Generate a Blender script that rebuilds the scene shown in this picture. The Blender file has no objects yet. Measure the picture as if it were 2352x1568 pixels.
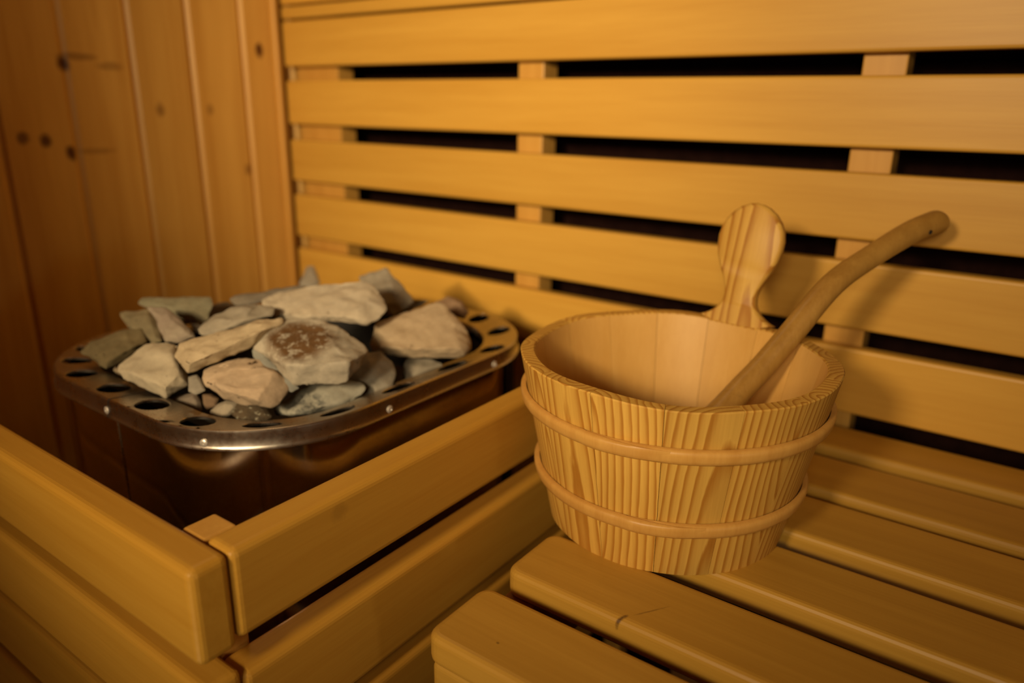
import bpy, bmesh, math, random
from mathutils import Vector, Matrix, noise
random.seed(7)
SC = bpy.context.scene
COL = SC.collection
OFF = Vector((1.3, 0.0, 1.25))          # plan coordinates -> room (corner at left/back, floor at 0)

# ------------------------------------------------------------------ node helpers
def new_mat(name):
    m = bpy.data.materials.new(name); m.use_nodes = True
    nt = m.node_tree; nt.nodes.clear()
    out = nt.nodes.new('ShaderNodeOutputMaterial'); b = nt.nodes.new('ShaderNodeBsdfPrincipled')
    nt.links.new(b.outputs[0], out.inputs[0])
    return m, nt, b
def N(nt, t, **kw):
    n = nt.nodes.new(t)
    for k, v in kw.items(): setattr(n, k, v)
    return n
def L(nt, a, b): nt.links.new(a, b)
def setv(nt, sock, v):
    if hasattr(v, 'is_linked') or hasattr(v, 'links'): nt.links.new(v, sock)
    else: sock.default_value = v
def math_n(nt, op, a, b=None, c=None, clamp=False):
    n = N(nt, 'ShaderNodeMath', operation=op); n.use_clamp = clamp
    setv(nt, n.inputs[0], a)
    if b is not None: setv(nt, n.inputs[1], b)
    if c is not None: setv(nt, n.inputs[2], c)
    return n.outputs[0]
def vmath(nt, op, a, b=None, s=None):
    n = N(nt, 'ShaderNodeVectorMath', operation=op)
    setv(nt, n.inputs[0], a)
    if b is not None: setv(nt, n.inputs[1], b)
    if s is not None: setv(nt, n.inputs['Scale'], s)
    return n.outputs[0]
def mixc(nt, f, a, b, blend='MIX'):
    n = N(nt, 'ShaderNodeMix', data_type='RGBA', blend_type=blend)
    setv(nt, n.inputs[0], f); setv(nt, n.inputs[6], a); setv(nt, n.inputs[7], b)
    return n.outputs[2]
def rgb(c): return (c[0], c[1], c[2], 1.0)
def ramp(nt, fac, stops, interp='LINEAR'):
    r = N(nt, 'ShaderNodeValToRGB'); r.color_ramp.interpolation = interp
    e = r.color_ramp.elements
    while len(e) < len(stops): e.new(0.5)
    for i, (p, c) in enumerate(stops): e[i].position = p; e[i].color = rgb(c) if len(c) == 3 else c
    setv(nt, r.inputs[0], fac); return r.outputs[0]
def noise_n(nt, vec, scale, detail=4, rough=0.55, dist=0.0):
    n = N(nt, 'ShaderNodeTexNoise'); setv(nt, n.inputs['Vector'], vec)
    n.inputs['Scale'].default_value = scale; n.inputs['Detail'].default_value = detail
    n.inputs['Roughness'].default_value = rough; n.inputs['Distortion'].default_value = dist
    return n
def bump(nt, b, h, strength=0.2, dist=0.002):
    n = N(nt, 'ShaderNodeBump'); n.inputs['Strength'].default_value = strength; n.inputs['Distance'].default_value = dist
    L(nt, h, n.inputs['Height']); L(nt, n.outputs[0], b.inputs['Normal'])
def obj_coord(nt, randomise=True):
    tc = N(nt, 'ShaderNodeTexCoord').outputs['Object']
    oi = N(nt, 'ShaderNodeObjectInfo').outputs['Random']
    if not randomise: return tc, oi
    off = N(nt, 'ShaderNodeCombineXYZ')
    L(nt, math_n(nt, 'MULTIPLY', oi, 37.0), off.inputs[0]); L(nt, math_n(nt, 'MULTIPLY', oi, 91.0), off.inputs[1])
    L(nt, math_n(nt, 'MULTIPLY', oi, 53.0), off.inputs[2])
    return vmath(nt, 'ADD', tc, off.outputs[0]), oi

def smooth_wood(name, axis, light, dark, rough=0.42, vary=0.10, marks=()):
    """fine even-grained aspen: faint streaks along one axis, soft tone changes, tiny flecks"""
    m, nt, b = new_mat(name)
    v, oi = obj_coord(nt)
    s = [1, 1, 1]; s[axis] = 0.035
    vs = vmath(nt, 'MULTIPLY', v, tuple(s))
    n1 = noise_n(nt, vs, 60, 5, 0.6).outputs[0]
    n2 = noise_n(nt, vs, 380, 3, 0.6).outputs[0]
    s2 = [1, 1, 1]; s2[axis] = 0.18
    n3 = noise_n(nt, vmath(nt, 'MULTIPLY', v, tuple(s2)), 9, 3, 0.5).outputs[0]
    f = math_n(nt, 'ADD', math_n(nt, 'MULTIPLY', n1, 0.55), math_n(nt, 'MULTIPLY', n2, 0.25))
    f = math_n(nt, 'ADD', f, math_n(nt, 'MULTIPLY', n3, 0.45))
    c = ramp(nt, f, [(0.42, dark), (0.80, light)])
    k = math_n(nt, 'MULTIPLY_ADD', oi, vary * 2, 1.0 - vary)
    kc = N(nt, 'ShaderNodeCombineXYZ')
    for i in range(3): L(nt, k, kc.inputs[i])
    c = mixc(nt, 1.0, c, kc.outputs[0], 'MULTIPLY')
    if marks:
        tc = N(nt, 'ShaderNodeTexCoord').outputs['Object']
        sep = N(nt, 'ShaderNodeSeparateXYZ'); L(nt, tc, sep.inputs[0])
        wob = noise_n(nt, tc, 180, 3, .6).outputs[0]
        for (mx, my, mz, ax, ay, rl, rs, st) in marks:      # small dark knots: centre, direction in the board's plane, half lengths, strength
            p = vmath(nt, 'SUBTRACT', tc, (mx, my, mz)); sp = N(nt, 'ShaderNodeSeparateXYZ'); L(nt, p, sp.inputs[0])
            a1 = math_n(nt, 'DIVIDE', math_n(nt, 'ADD', math_n(nt, 'MULTIPLY', sp.outputs[0], ax), math_n(nt, 'MULTIPLY', sp.outputs[1], ay)), rl)
            a2 = math_n(nt, 'DIVIDE', math_n(nt, 'SUBTRACT', math_n(nt, 'MULTIPLY', sp.outputs[0], ay), math_n(nt, 'MULTIPLY', sp.outputs[1], ax)), rs)
            a3 = math_n(nt, 'DIVIDE', sp.outputs[2], .010)
            q = math_n(nt, 'SQRT', math_n(nt, 'ADD', math_n(nt, 'ADD', math_n(nt, 'MULTIPLY', a1, a1), math_n(nt, 'MULTIPLY', a2, a2)), math_n(nt, 'MULTIPLY', a3, a3)))
            q = math_n(nt, 'ADD', q, math_n(nt, 'MULTIPLY', math_n(nt, 'SUBTRACT', wob, .5), 1.1))
            mk = ramp(nt, q, [(.35, (st,) * 3), (1.0, (0, 0, 0))])
            c = mixc(nt, mk, c, (.10, .045, .010, 1))
    L(nt, c, b.inputs['Base Color'])
    b.inputs['Roughness'].default_value = rough
    b.inputs['Specular IOR Level'].default_value = 0.35
    bump(nt, b, n2, 0.10, 0.0006)
    return m

def pine_rings(name, light, late, freq, rough=0.5, knotless=True):
    """pine with growth rings cut as a solid: attribute 'sc' = (across, depth, along) in metres"""
    m, nt, b = new_mat(name)
    at = N(nt, 'ShaderNodeAttribute', attribute_name='sc').outputs['Vector']
    oi = N(nt, 'ShaderNodeObjectInfo').outputs['Random']
    sep = N(nt, 'ShaderNodeSeparateXYZ'); L(nt, at, sep.inputs[0])
    u, r, z = sep.outputs
    r1 = math_n(nt, 'FRACT', math_n(nt, 'MULTIPLY', oi, 7.31))
    r2 = math_n(nt, 'FRACT', math_n(nt, 'MULTIPLY', oi, 23.7))
    r3 = math_n(nt, 'FRACT', math_n(nt, 'MULTIPLY', oi, 61.3))
    off = N(nt, 'ShaderNodeCombineXYZ'); L(nt, math_n(nt, 'MULTIPLY', oi, 50.0), off.inputs[0]); L(nt, r1, off.inputs[1]); L(nt, r2, off.inputs[2])
    vv = vmath(nt, 'ADD', vmath(nt, 'MULTIPLY', at, (1, 1, 0.16)), off.outputs[0])
    w = noise_n(nt, vv, 28, 2, 0.5).outputs[0]
    w = math_n(nt, 'MULTIPLY', math_n(nt, 'SUBTRACT', w, 0.5), 0.009)
    u0 = math_n(nt, 'MULTIPLY', math_n(nt, 'SUBTRACT', r1, 0.5), 0.07)
    du = math_n(nt, 'ADD', math_n(nt, 'SUBTRACT', u, u0), w)
    d = math_n(nt, 'ADD', math_n(nt, 'MULTIPLY', z, math_n(nt, 'MULTIPLY', math_n(nt, 'SUBTRACT', r2, 0.5), 0.36)),
               math_n(nt, 'MULTIPLY', math_n(nt, 'SUBTRACT', r3, 0.5), 0.05))
    dd = math_n(nt, 'ADD', r, d)
    rr = math_n(nt, 'SQRT', math_n(nt, 'ADD', math_n(nt, 'MULTIPLY', du, du), math_n(nt, 'MULTIPLY', dd, dd)))
    wn = noise_n(nt, vv, 90, 3, 0.6).outputs[0]
    ph = math_n(nt, 'ADD', math_n(nt, 'MULTIPLY', rr, freq), math_n(nt, 'MULTIPLY', wn, 0.45))
    fr = math_n(nt, 'FRACT', ph)
    mid = tuple(a * .7 + c * .3 for a, c in zip(light, late))
    c = ramp(nt, fr, [(0.0, light), (0.50, mid), (0.80, late), (0.90, late), (1.0, light)])
    # tone drift and very fine fibre
    vf = vmath(nt, 'ADD', vmath(nt, 'MULTIPLY', at, (1, 1, 0.03)), off.outputs[0])
    fib = noise_n(nt, vf, 520, 3, 0.6).outputs[0]
    tone = noise_n(nt, vv, 12, 2, 0.5).outputs[0]
    g = math_n(nt, 'ADD', math_n(nt, 'MULTIPLY', fib, 0.30), math_n(nt, 'MULTIPLY', tone, 0.5))
    c = mixc(nt, 1.0, c, ramp(nt, g, [(0.2, (.72, .66, .58)), (0.55, (1, 1, 1))]), 'MULTIPLY')
    k = math_n(nt, 'MULTIPLY_ADD', r3, 0.16, 0.90)
    kc = N(nt, 'ShaderNodeCombineXYZ')
    for i in range(3): L(nt, k, kc.inputs[i])
    c = mixc(nt, 1.0, c, kc.outputs[0], 'MULTIPLY')
    L(nt, c, b.inputs['Base Color'])
    b.inputs['Roughness'].default_value = rough; b.inputs['Specular IOR Level'].default_value = 0.35
    bump(nt, b, math_n(nt, 'ADD', math_n(nt, 'MULTIPLY', fib, 0.5), fr), 0.12, 0.0006)
    return m

def knotty_wall(name, light, dark, knots, y0, pitch):
    """pine boards standing upright, dark knots where the boards have them (object coordinates y,z)"""
    m, nt, b = new_mat(name)
    tc = N(nt, 'ShaderNodeTexCoord').outputs['Object']
    sep = N(nt, 'ShaderNodeSeparateXYZ'); L(nt, tc, sep.inputs[0])
    cell = math_n(nt, 'FLOOR', math_n(nt, 'DIVIDE', math_n(nt, 'SUBTRACT', sep.outputs[1], y0), pitch))
    wn = N(nt, 'ShaderNodeTexWhiteNoise', noise_dimensions='1D'); L(nt, math_n(nt, 'ADD', cell, 5.5), wn.inputs['W'])
    off = N(nt, 'ShaderNodeCombineXYZ'); L(nt, math_n(nt, 'MULTIPLY', cell, 3.7), off.inputs[0]); L(nt, math_n(nt, 'MULTIPLY', cell, 1.3), off.inputs[2])
    v = vmath(nt, 'ADD', tc, off.outputs[0])
    n1 = noise_n(nt, vmath(nt, 'MULTIPLY', v, (1, 1, .05)), 55, 4, .6, .4).outputs[0]
    n2 = noise_n(nt, vmath(nt, 'MULTIPLY', v, (1, 1, .12)), 14, 3, .5, .6).outputs[0]
    f = math_n(nt, 'ADD', math_n(nt, 'MULTIPLY', n1, .55), math_n(nt, 'MULTIPLY', n2, .6))
    c = ramp(nt, f, [(.40, dark), (.72, light)])
    k = math_n(nt, 'MULTIPLY_ADD', wn.outputs[0], 0.16, 0.9)
    kc = N(nt, 'ShaderNodeCombineXYZ')
    for i in range(3): L(nt, k, kc.inputs[i])
    c = mixc(nt, 1.0, c, kc.outputs[0], 'MULTIPLY')
    wob = noise_n(nt, v, 60, 2, .5).outputs[0]
    mask = None
    for (ky, kz, ry, rz, st) in knots:
        a = math_n(nt, 'DIVIDE', math_n(nt, 'SUBTRACT', sep.outputs[1], ky), ry)
        d = math_n(nt, 'DIVIDE', math_n(nt, 'SUBTRACT', sep.outputs[2], kz), rz)
        q = math_n(nt, 'SQRT', math_n(nt, 'ADD', math_n(nt, 'MULTIPLY', a, a), math_n(nt, 'MULTIPLY', d, d)))
        q = math_n(nt, 'ADD', q, math_n(nt, 'MULTIPLY', math_n(nt, 'SUBTRACT', wob, .5), .8))
        mr = N(nt, 'ShaderNodeMapRange', interpolation_type='SMOOTHSTEP'); L(nt, q, mr.inputs[0])
        mr.inputs[1].default_value = 1.35; mr.inputs[2].default_value = .45; mr.inputs[3].default_value = 0; mr.inputs[4].default_value = st
        mask = mr.outputs[0] if mask is None else math_n(nt, 'MAXIMUM', mask, mr.outputs[0])
    c = mixc(nt, mask, c, (.10, .028, .006, 1))
    L(nt, c, b.inputs['Base Color'])
    b.inputs['Roughness'].default_value = .45; b.inputs['Specular IOR Level'].default_value = .35
    bump(nt, b, n1, .1, .0008)
    return m

def plain(name, c, rough=.5, metal=0.0, nscale=None, namp=.15, bumpv=0):
    m, nt, b = new_mat(name)
    b.inputs['Roughness'].default_value = rough; b.inputs['Metallic'].default_value = metal
    if nscale:
        v, oi = obj_coord(nt)
        n = noise_n(nt, v, nscale, 4, .6).outputs[0]
        lo = tuple(x * (1 - namp) for x in c); hi = tuple(min(1, x * (1 + namp)) for x in c)
        L(nt, ramp(nt, n, [(.3, lo), (.7, hi)]), b.inputs['Base Color'])
        if bumpv: bump(nt, b, n, bumpv, .001)
    else: b.inputs['Base Color'].default_value = rgb(c)
    return m

def steel(name, c, rough, streak_axis=2, amp=.25):
    m, nt, b = new_mat(name)
    v, oi = obj_coord(nt, False)
    n = noise_n(nt, v, 26, 4, .65).outputs[0]
    n2 = noise_n(nt, v, 240, 2, .6).outputs[0]
    b.inputs['Metallic'].default_value = 1.0
    f = math_n(nt, 'ADD', math_n(nt, 'MULTIPLY', n, .7), math_n(nt, 'MULTIPLY', n2, .3))
    L(nt, ramp(nt, f, [(.3, tuple(x * (1 - amp) for x in c)), (.7, c)]), b.inputs['Base Color'])
    L(nt, ramp(nt, f, [(.3, (rough * 1.5,) * 3), (.7, (rough * .8,) * 3)]), b.inputs['Roughness'])
    return m

def stone(name, c, c2, spots=None, rough=.85):
    """spots: (colour, threshold, scale, optional (x,y,z,radius) that the patch is confined to)"""
    m, nt, b = new_mat(name)
    tc = N(nt, 'ShaderNodeTexCoord').outputs['Object']
    oi = N(nt, 'ShaderNodeObjectInfo').outputs['Random']
    off = N(nt, 'ShaderNodeCombineXYZ'); L(nt, math_n(nt, 'MULTIPLY', oi, 31.), off.inputs[0]); L(nt, math_n(nt, 'MULTIPLY', oi, 17.), off.inputs[1])
    v = vmath(nt, 'ADD', tc, off.outputs[0])
    n1 = noise_n(nt, v, 22, 5, .65, .5).outputs[0]
    n2 = noise_n(nt, v, 160, 5, .7).outputs[0]
    f = math_n(nt, 'ADD', math_n(nt, 'MULTIPLY', n1, .6), math_n(nt, 'MULTIPLY', n2, .4))
    col = ramp(nt, f, [(.36, c2), (.62, c)])
    vo = N(nt, 'ShaderNodeTexVoronoi'); L(nt, v, vo.inputs['Vector']); vo.inputs['Scale'].default_value = 75
    pit = ramp(nt, vo.outputs['Distance'], [(.06, (.35, .33, .30)), (.16, (1, 1, 1))])
    pm = ramp(nt, noise_n(nt, v, 45, 2, .5).outputs[0], [(.56, (0, 0, 0)), (.64, (1, 1, 1))])
    col = mixc(nt, pm, col, mixc(nt, 1.0, col, pit, 'MULTIPLY'))
    if spots:
        sc, th, ss, where = spots
        sn = noise_n(nt, v, ss, 4, .7).outputs[0]
        mk = ramp(nt, sn, [(th - .05, (0, 0, 0)), (th + .05, (1, 1, 1))])
        if where:
            dv = vmath(nt, 'SUBTRACT', tc, tuple(where[:3]))
            ln = N(nt, 'ShaderNodeVectorMath', operation='LENGTH'); L(nt, dv, ln.inputs[0])
            wob = math_n(nt, 'MULTIPLY_ADD', n1, .03, -.015)
            dm = ramp(nt, math_n(nt, 'DIVIDE', math_n(nt, 'ADD', ln.outputs['Value'], wob), where[3]), [(.65, (1, 1, 1)), (1.0, (0, 0, 0))])
            mk = mixc(nt, 1.0, mk, dm, 'MULTIPLY')
        col = mixc(nt, mk, col, rgb(sc))
    L(nt, col, b.inputs['Base Color'])
    b.inputs['Roughness'].default_value = rough; b.inputs['Specular IOR Level'].default_value = .25
    bump(nt, b, f, .55, .002)
    return m

# ------------------------------------------------------------------ object helpers
def tag(o, label=None, cat=None, group=None, kind=None):
    if label: o['label'] = label
    if cat: o['category'] = cat
    if group: o['group'] = group
    if kind: o['kind'] = kind
    return o
def thing(name, label, cat, base, group=None):
    o = bpy.data.objects.new(name, None); COL.objects.link(o)
    o.location = Vector(base) + OFF; o.empty_display_size = .05
    return tag(o, label, cat, group)
def root_loc(o):
    while o.parent: o = o.parent
    return o.location
def part(name, bm, mat, parent=None, base=None, smooth=None):
    """bm is in plan coordinates; becomes one mesh object under parent (or a top-level mesh with its origin at base)"""
    me = bpy.data.meshes.new(name)
    bmesh.ops.recalc_face_normals(bm, faces=bm.faces[:])
    o = bpy.data.objects.new(name, me); COL.objects.link(o)
    if parent is not None:
        o.parent = parent; sh = OFF - root_loc(parent)
    else:
        o.location = Vector(base) + OFF; sh = -Vector(base)
    for v in bm.verts: v.co += sh
    bm.to_mesh(me); bm.free()
    if mat: me.materials.append(mat)
    if smooth is not None:
        for p in me.polygons: p.use_smooth = True
        me.set_sharp_from_angle(angle=math.radians(smooth))
    return o
def box(x0, x1, y0, y1, z0, z1, bev=0.0, seg=3, plan=0.0, plan_axis=2, bm=None):
    bm2 = bmesh.new()
    vs = [bm2.verts.new((x, y, z)) for x in (x0, x1) for y in (y0, y1) for z in (z0, z1)]
    for f in ((0, 1, 3, 2), (4, 6, 7, 5), (0, 4, 5, 1), (2, 3, 7, 6), (0, 2, 6, 4), (1, 5, 7, 3)): bm2.faces.new([vs[i] for i in f])
    if plan > 0:
        es = [e for e in bm2.edges if abs((e.verts[0].co - e.verts[1].co)[plan_axis]) > 1e-6 and (e.verts[0].co - e.verts[1].co).length - abs((e.verts[0].co - e.verts[1].co)[plan_axis]) < 1e-6]
        bmesh.ops.bevel(bm2, geom=es, offset=plan, segments=6, profile=.5, affect='EDGES')
        if bev > 0:
            es = [e for e in bm2.edges if len(e.link_faces) == 2 and any(abs(f.normal[plan_axis]) > .99 for f in e.link_faces)]
            bmesh.ops.bevel(bm2, geom=es, offset=bev, segments=seg, profile=.5, affect='EDGES')
    elif bev > 0:
        bmesh.ops.bevel(bm2, geom=bm2.edges[:], offset=bev, segments=seg, profile=.5, affect='EDGES')
    if bm is None: return bm2
    tmp = bpy.data.meshes.new('tmp'); bm2.to_mesh(tmp); bm.from_mesh(tmp); bpy.data.meshes.remove(tmp); bm2.free(); return bm
def ring_loft(bm, rings, close=True, cap0=False, cap1=False):
    R = [[bm.verts.new(p) for p in ring] for ring in rings]
    n = len(R[0])
    for a, b in zip(R[:-1], R[1:]):
        for i in range(n if close else n - 1):
            j = (i + 1) % n
            bm.faces.new((a[i], a[j], b[j], b[i]))
    if cap0: bm.faces.new(R[0][::-1])
    if cap1: bm.faces.new(R[-1])
    return R

# ------------------------------------------------------------------ materials
ASP_L, ASP_D = (.60, .345, .060), (.49, .255, .035)
M_slat = smooth_wood('aspen_along_x', 0, ASP_L, ASP_D)
M_vert = smooth_wood('aspen_along_z', 2, (.60, .33, .07), (.47, .235, .04))
M_railx = smooth_wood('aspen_rail_x', 0, (.57, .315, .044), (.47, .235, .024))
M_raily = smooth_wood('aspen_rail_y', 1, (.57, .315, .044), (.45, .215, .024), marks=[(.376, .112, .934, 0, 1, .011, .003, .22)])
M_bench = smooth_wood('aspen_bench', 0, (.505, .285, .043), (.39, .203, .025), vary=.06, marks=[(-.5275, -.2265, .8475, .5, .87, .010, .0022, .95), (-.512, -.205, .850, .55, .83, .020, .0012, .5), (-.590, -.312, .850, 1, 0, .002, .0015, .7)])
M_frame = smooth_wood('bench_frame_wood', 1, (.42, .20, .06), (.28, .12, .035))
M_room = smooth_wood('room_boards', 2, (.55, .30, .10), (.42, .20, .06))
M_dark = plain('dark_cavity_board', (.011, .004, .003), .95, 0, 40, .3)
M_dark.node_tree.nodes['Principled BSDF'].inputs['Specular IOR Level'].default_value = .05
M_floor = plain('floor_tile', (.12, .085, .06), .55, 0, 12, .25, .1)
M_stave = pine_rings('bucket_pine', (.69, .425, .090), (.43, .195, .026), 150)
M_hoop = smooth_wood('hoop_wood', 2, (.60, .34, .085), (.46, .225, .045), rough=.4, vary=.04)
M_ladle = smooth_wood('ladle_wood', 2, (.38, .215, .048), (.24, .12, .022), rough=.36, vary=.02, marks=[(.0405, .0600, .1080, .44, .90, .010, .006, .85)])
M_sanded = smooth_wood('sanded_bucket_inside', 2, (.66, .395, .115), (.57, .315, .075), rough=.45, vary=.03)
M_hole = plain('dark_hole', (.01, .007, .005), .9)
M_rim = steel('brushed_rim_steel', (.56, .50, .42), .26)
M_body = steel('polished_heater_steel', (.66, .58, .48), .09, amp=.3)
M_inner = plain('black_inner_steel', (.02, .018, .016), .75, .3, 60, .3)  # near-black: deep shade between the stones is put into this colour
M_screw = plain('screw_head_metal', (.66, .62, .55), .4, .6)

# ------------------------------------------------------------------ room shell
Y1, Y0, X0, X1, Z0, Z1 = .12, -2.10, -1.30, 2.00, -1.25, .90
def wall_left():
    pitch, ys = .1085, -.08
    prof = []
    y = ys + pitch * 2
    g = .007
    yy = Y0 - .02
    lines = [ys + pitch * k for k in range(-22, 3)]
    lines = [l for l in lines if Y0 < l < Y1]
    pts = [(X0, Y0)]
    for l in lines: pts += [(X0, l - g), (X0 - .005, l - .0015), (X0 - .005, l + .0015), (X0, l + g)]
    pts += [(X0, Y1)]
    bm = bmesh.new()
    fr = [(p[0], p[1]) for p in pts]; bk = [(X0 - .03, Y1), (X0 - .03, Y0)]
    loop = fr + bk
    ring_loft(bm, [[(x, y, Z0) for x, y in loop], [(x, y, Z1) for x, y in loop]], True, True, True)
    ky = [(-.4076, .0512, .010, .012, 1), (-.385, .062, .030, .006, .5), (-.335, .050, .022, .007, .4), (-.4834, -.0598, .009, .010, .8), (-.452, -.0639, .010, .011, .95),
          (-.4161, -.0852, .009, .012, 1), (-.375, -.083, .030, .005, .35), (-.0437, .0919, .0085, .014, 1), (-.2578, -.018, .008, .012, .6), (-.1609, -.0177, .007, .010, .45),
          (-.0908, -.1285, .008, .011, .6), (.0237, -.1298, .007, .010, .7)]
    mat = knotty_wall('knotty_pine_wall', (.70, .415, .10), (.55, .285, .055), [(a, b, c, d, s) for a, b, c, d, s in ky], ys, pitch)
    o = part('wall_left', bm, mat, None, (0, 0, 0)); tag(o, kind='structure')
wall_left()
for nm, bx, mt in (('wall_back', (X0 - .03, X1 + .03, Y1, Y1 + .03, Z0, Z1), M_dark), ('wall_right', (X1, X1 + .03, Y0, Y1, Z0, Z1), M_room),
                   ('floor', (X0 - .03, X1 + .03, Y0 - .03, Y1 + .03, Z0 - .05, Z0), M_floor), ('ceiling', (X0 - .03, X1 + .03, Y0 - .03, Y1 + .03, Z1, Z1 + .03), M_room)):
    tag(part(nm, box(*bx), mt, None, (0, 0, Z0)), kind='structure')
YD = -1.42
bm = box(X0 - .03, -.553, YD - .03, YD, Z0, Z1); box(.75, X1 + .03, YD - .03, YD, Z0, Z1, bm=bm); box(-.553, .75, YD - .03, YD, .78, Z1, bm=bm)  # out of view; left jamb placed to shade the left wall's front boards
tag(part('wall_front', bm, M_room, None, (0, YD, Z0)), kind='structure')
tag(part('wall_hall', box(X0 - .03, X1 + .03, Y0 - .03, Y0, Z0, Z1), M_room, None, (0, Y0, Z0)), kind='structure')
tag(part('trim_1', box(X0, X0 + .014, -.016, -.002, Z0, Z1, .004), M_vert, None, (X0, 0, Z0)), kind='structure')

# ------------------------------------------------------------------ slatted backrest
bk = thing('slatted_backrest', 'slatted aspen backrest of wide horizontal boards on the back wall', 'backrest', (-.1, .02, -.5))
for zb, zt in ((.174, .255), (.149, .171), (.0633, .1455), (-.0447, .0378), (-.1556, -.0743), (-.2690, -.1830), (-.3830, -.2945)):
    part('slat', box(-1.284, 1.98, 0, .022, zb, zt, .004), M_slat, bk)
for xa, xb in ((-1.275, -1.155), (-.7335, -.685), (-.2245, -.175), (.30, .35), (.80, .85), (1.40, 1.45), (1.90, 1.95)):
    part('batten', box(xa, xb, .022, .062, -1.249, .40, .002, 2), M_vert, bk)

# ------------------------------------------------------------------ bench
bn = thing('sauna_bench', 'slatted wooden sauna bench carrying the bucket', 'bench', (.3, -.3, -1.25))
for y0, y1 in ((-.637, -.5577), (-.530, -.4505), (-.420, -.3385), (-.308, -.2215), (-.199, -.1095), (-.079, -.003)):
    part('plank', box(-.345, 1.97, y0, y1, -.428, -.400, .0065, 4, plan=.014), M_bench, bn)
for xa, xb in ((-.345, -.312), (.33, .37), (1.00, 1.05), (1.90, 1.95)):
    part('bearer', box(xa, xb, -.600, -.010, -.500, -.4285, .003), M_frame, bn)
part('fascia', box(-.3425, 1.97, -.632, -.606, -.512, -.4295, .006, 4), M_bench, bn)
for xa, ya in ((-.362, -.604), (-.362, -.06), (1.0, -.604), (1.0, -.06), (1.9, -.604), (1.9, -.06)):
    part('leg', box(xa + .002, xa + .047, ya, ya + .045, -1.249, -.501, .003), M_frame, bn)

# ------------------------------------------------------------------ heater guard
gd = thing('heater_guard', 'low wooden slatted guard fence around the stove', 'guard', (-.8, -.76, -1.25))
for zb, zt, yf in ((-.381, -.302, -.7785), (-.4825, -.4005, -.7785), (-.565, -.4895, -.7785), (-.66, -.578, -.7785), (-.755, -.673, -.7785)):
    o = part('rail', box(-1.297, -.424, yf, yf + .031, zb, zt, .0065, 4), M_railx, gd)
for zb, zt in ((-.377, -.302), (-.492, -.408), (-.603, -.508), (-.72, -.63)):
    part('rail', box(-.456, -.424, -.7468, -.004, zb, zt, .0065, 4), M_raily, gd)
part('post', box(-.486, -.457, -.7470, -.718, -1.249, -.305, .003), M_vert, gd)
part('post', box(-.486, -.457, -.05, -.02, -1.249, -.32, .003), M_vert, gd)
part('post', box(-1.29, -1.255, -.7470, -.715, -1.249, -.32, .003), M_vert, gd)

# ------------------------------------------------------------------ heater
HX0, HX1, HY0, HY1, HR = -1.004, -.542, -.6568, -.1430, .1450
def rr_path(off, n_arc=14):
    """rounded square outline moved outwards by off; counter-clockwise from the middle of the front side; returns list of (x,y)"""
    x0, x1, y0, y1, r = HX0 - off, HX1 + off, HY0 - off, HY1 + off, HR + off
    out = []
    def arc(cx, cy, a0):
        for i in range(n_arc + 1):
            a = a0 + (math.pi / 2) * i / n_arc; out.append((cx + r * math.cos(a), cy + r * math.sin(a)))
    arc(x1 - r, y0 + r, -math.pi / 2); arc(x1 - r, y1 - r, 0); arc(x0 + r, y1 - r, math.pi / 2); arc(x0 + r, y0 + r, math.pi)
    return out
W_, D_ = HX1 - HX0, HY1 - HY0
SX, SY, QA = W_ - 2 * HR, D_ - 2 * HR, math.pi / 2 * HR
PER = 2 * SX + 2 * SY + 4 * QA
def rim_pt(s, w, dz=0.0):
    """s along the outer outline (0 = left end of the front straight), w inwards; the top slopes down inwards"""
    s = s % PER
    def res(x, y, nx, ny): return Vector((x + nx * w, y + ny * w, -.300 - w * (.107 + .146 * max(0, -nx)) + dz))
    if s < SX: return res(HX0 + HR + s, HY0, 0, 1)
    s -= SX
    def arc(cx, cy, a0, s):
        a = a0 + s / HR; return res(cx + HR * math.cos(a), cy + HR * math.sin(a), -math.cos(a), -math.sin(a))
    if s < QA: return arc(HX1 - HR, HY0 + HR, -math.pi / 2, s)
    s -= QA
    if s < SY: return res(HX1, HY0 + HR + s, -1, 0)
    s -= SY
    if s < QA: return arc(HX1 - HR, HY1 - HR, 0, s)
    s -= QA
    if s < SX: return res(HX1 - HR - s, HY1, 0, -1)
    s -= SX
    if s < QA: return arc(HX0 + HR, HY1 - HR, math.pi / 2, s)
    s -= QA
    if s < SY: return res(HX0, HY1 - HR - s, 1, 0)
    s -= SY
    return arc(HX0 + HR, HY0 + HR, math.pi, s)
def s_of(x, y, w=.0208):
    best = min((( (rim_pt(k * PER / 4000, w).xy - Vector((x, y))).length, k * PER / 4000) for k in range(4000)))
    return best[1]
ht = thing('sauna_heater', 'square stainless steel sauna stove filled with stones, holes along its rim', 'sauna heater', (-.787, -.41, -1.25))
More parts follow.
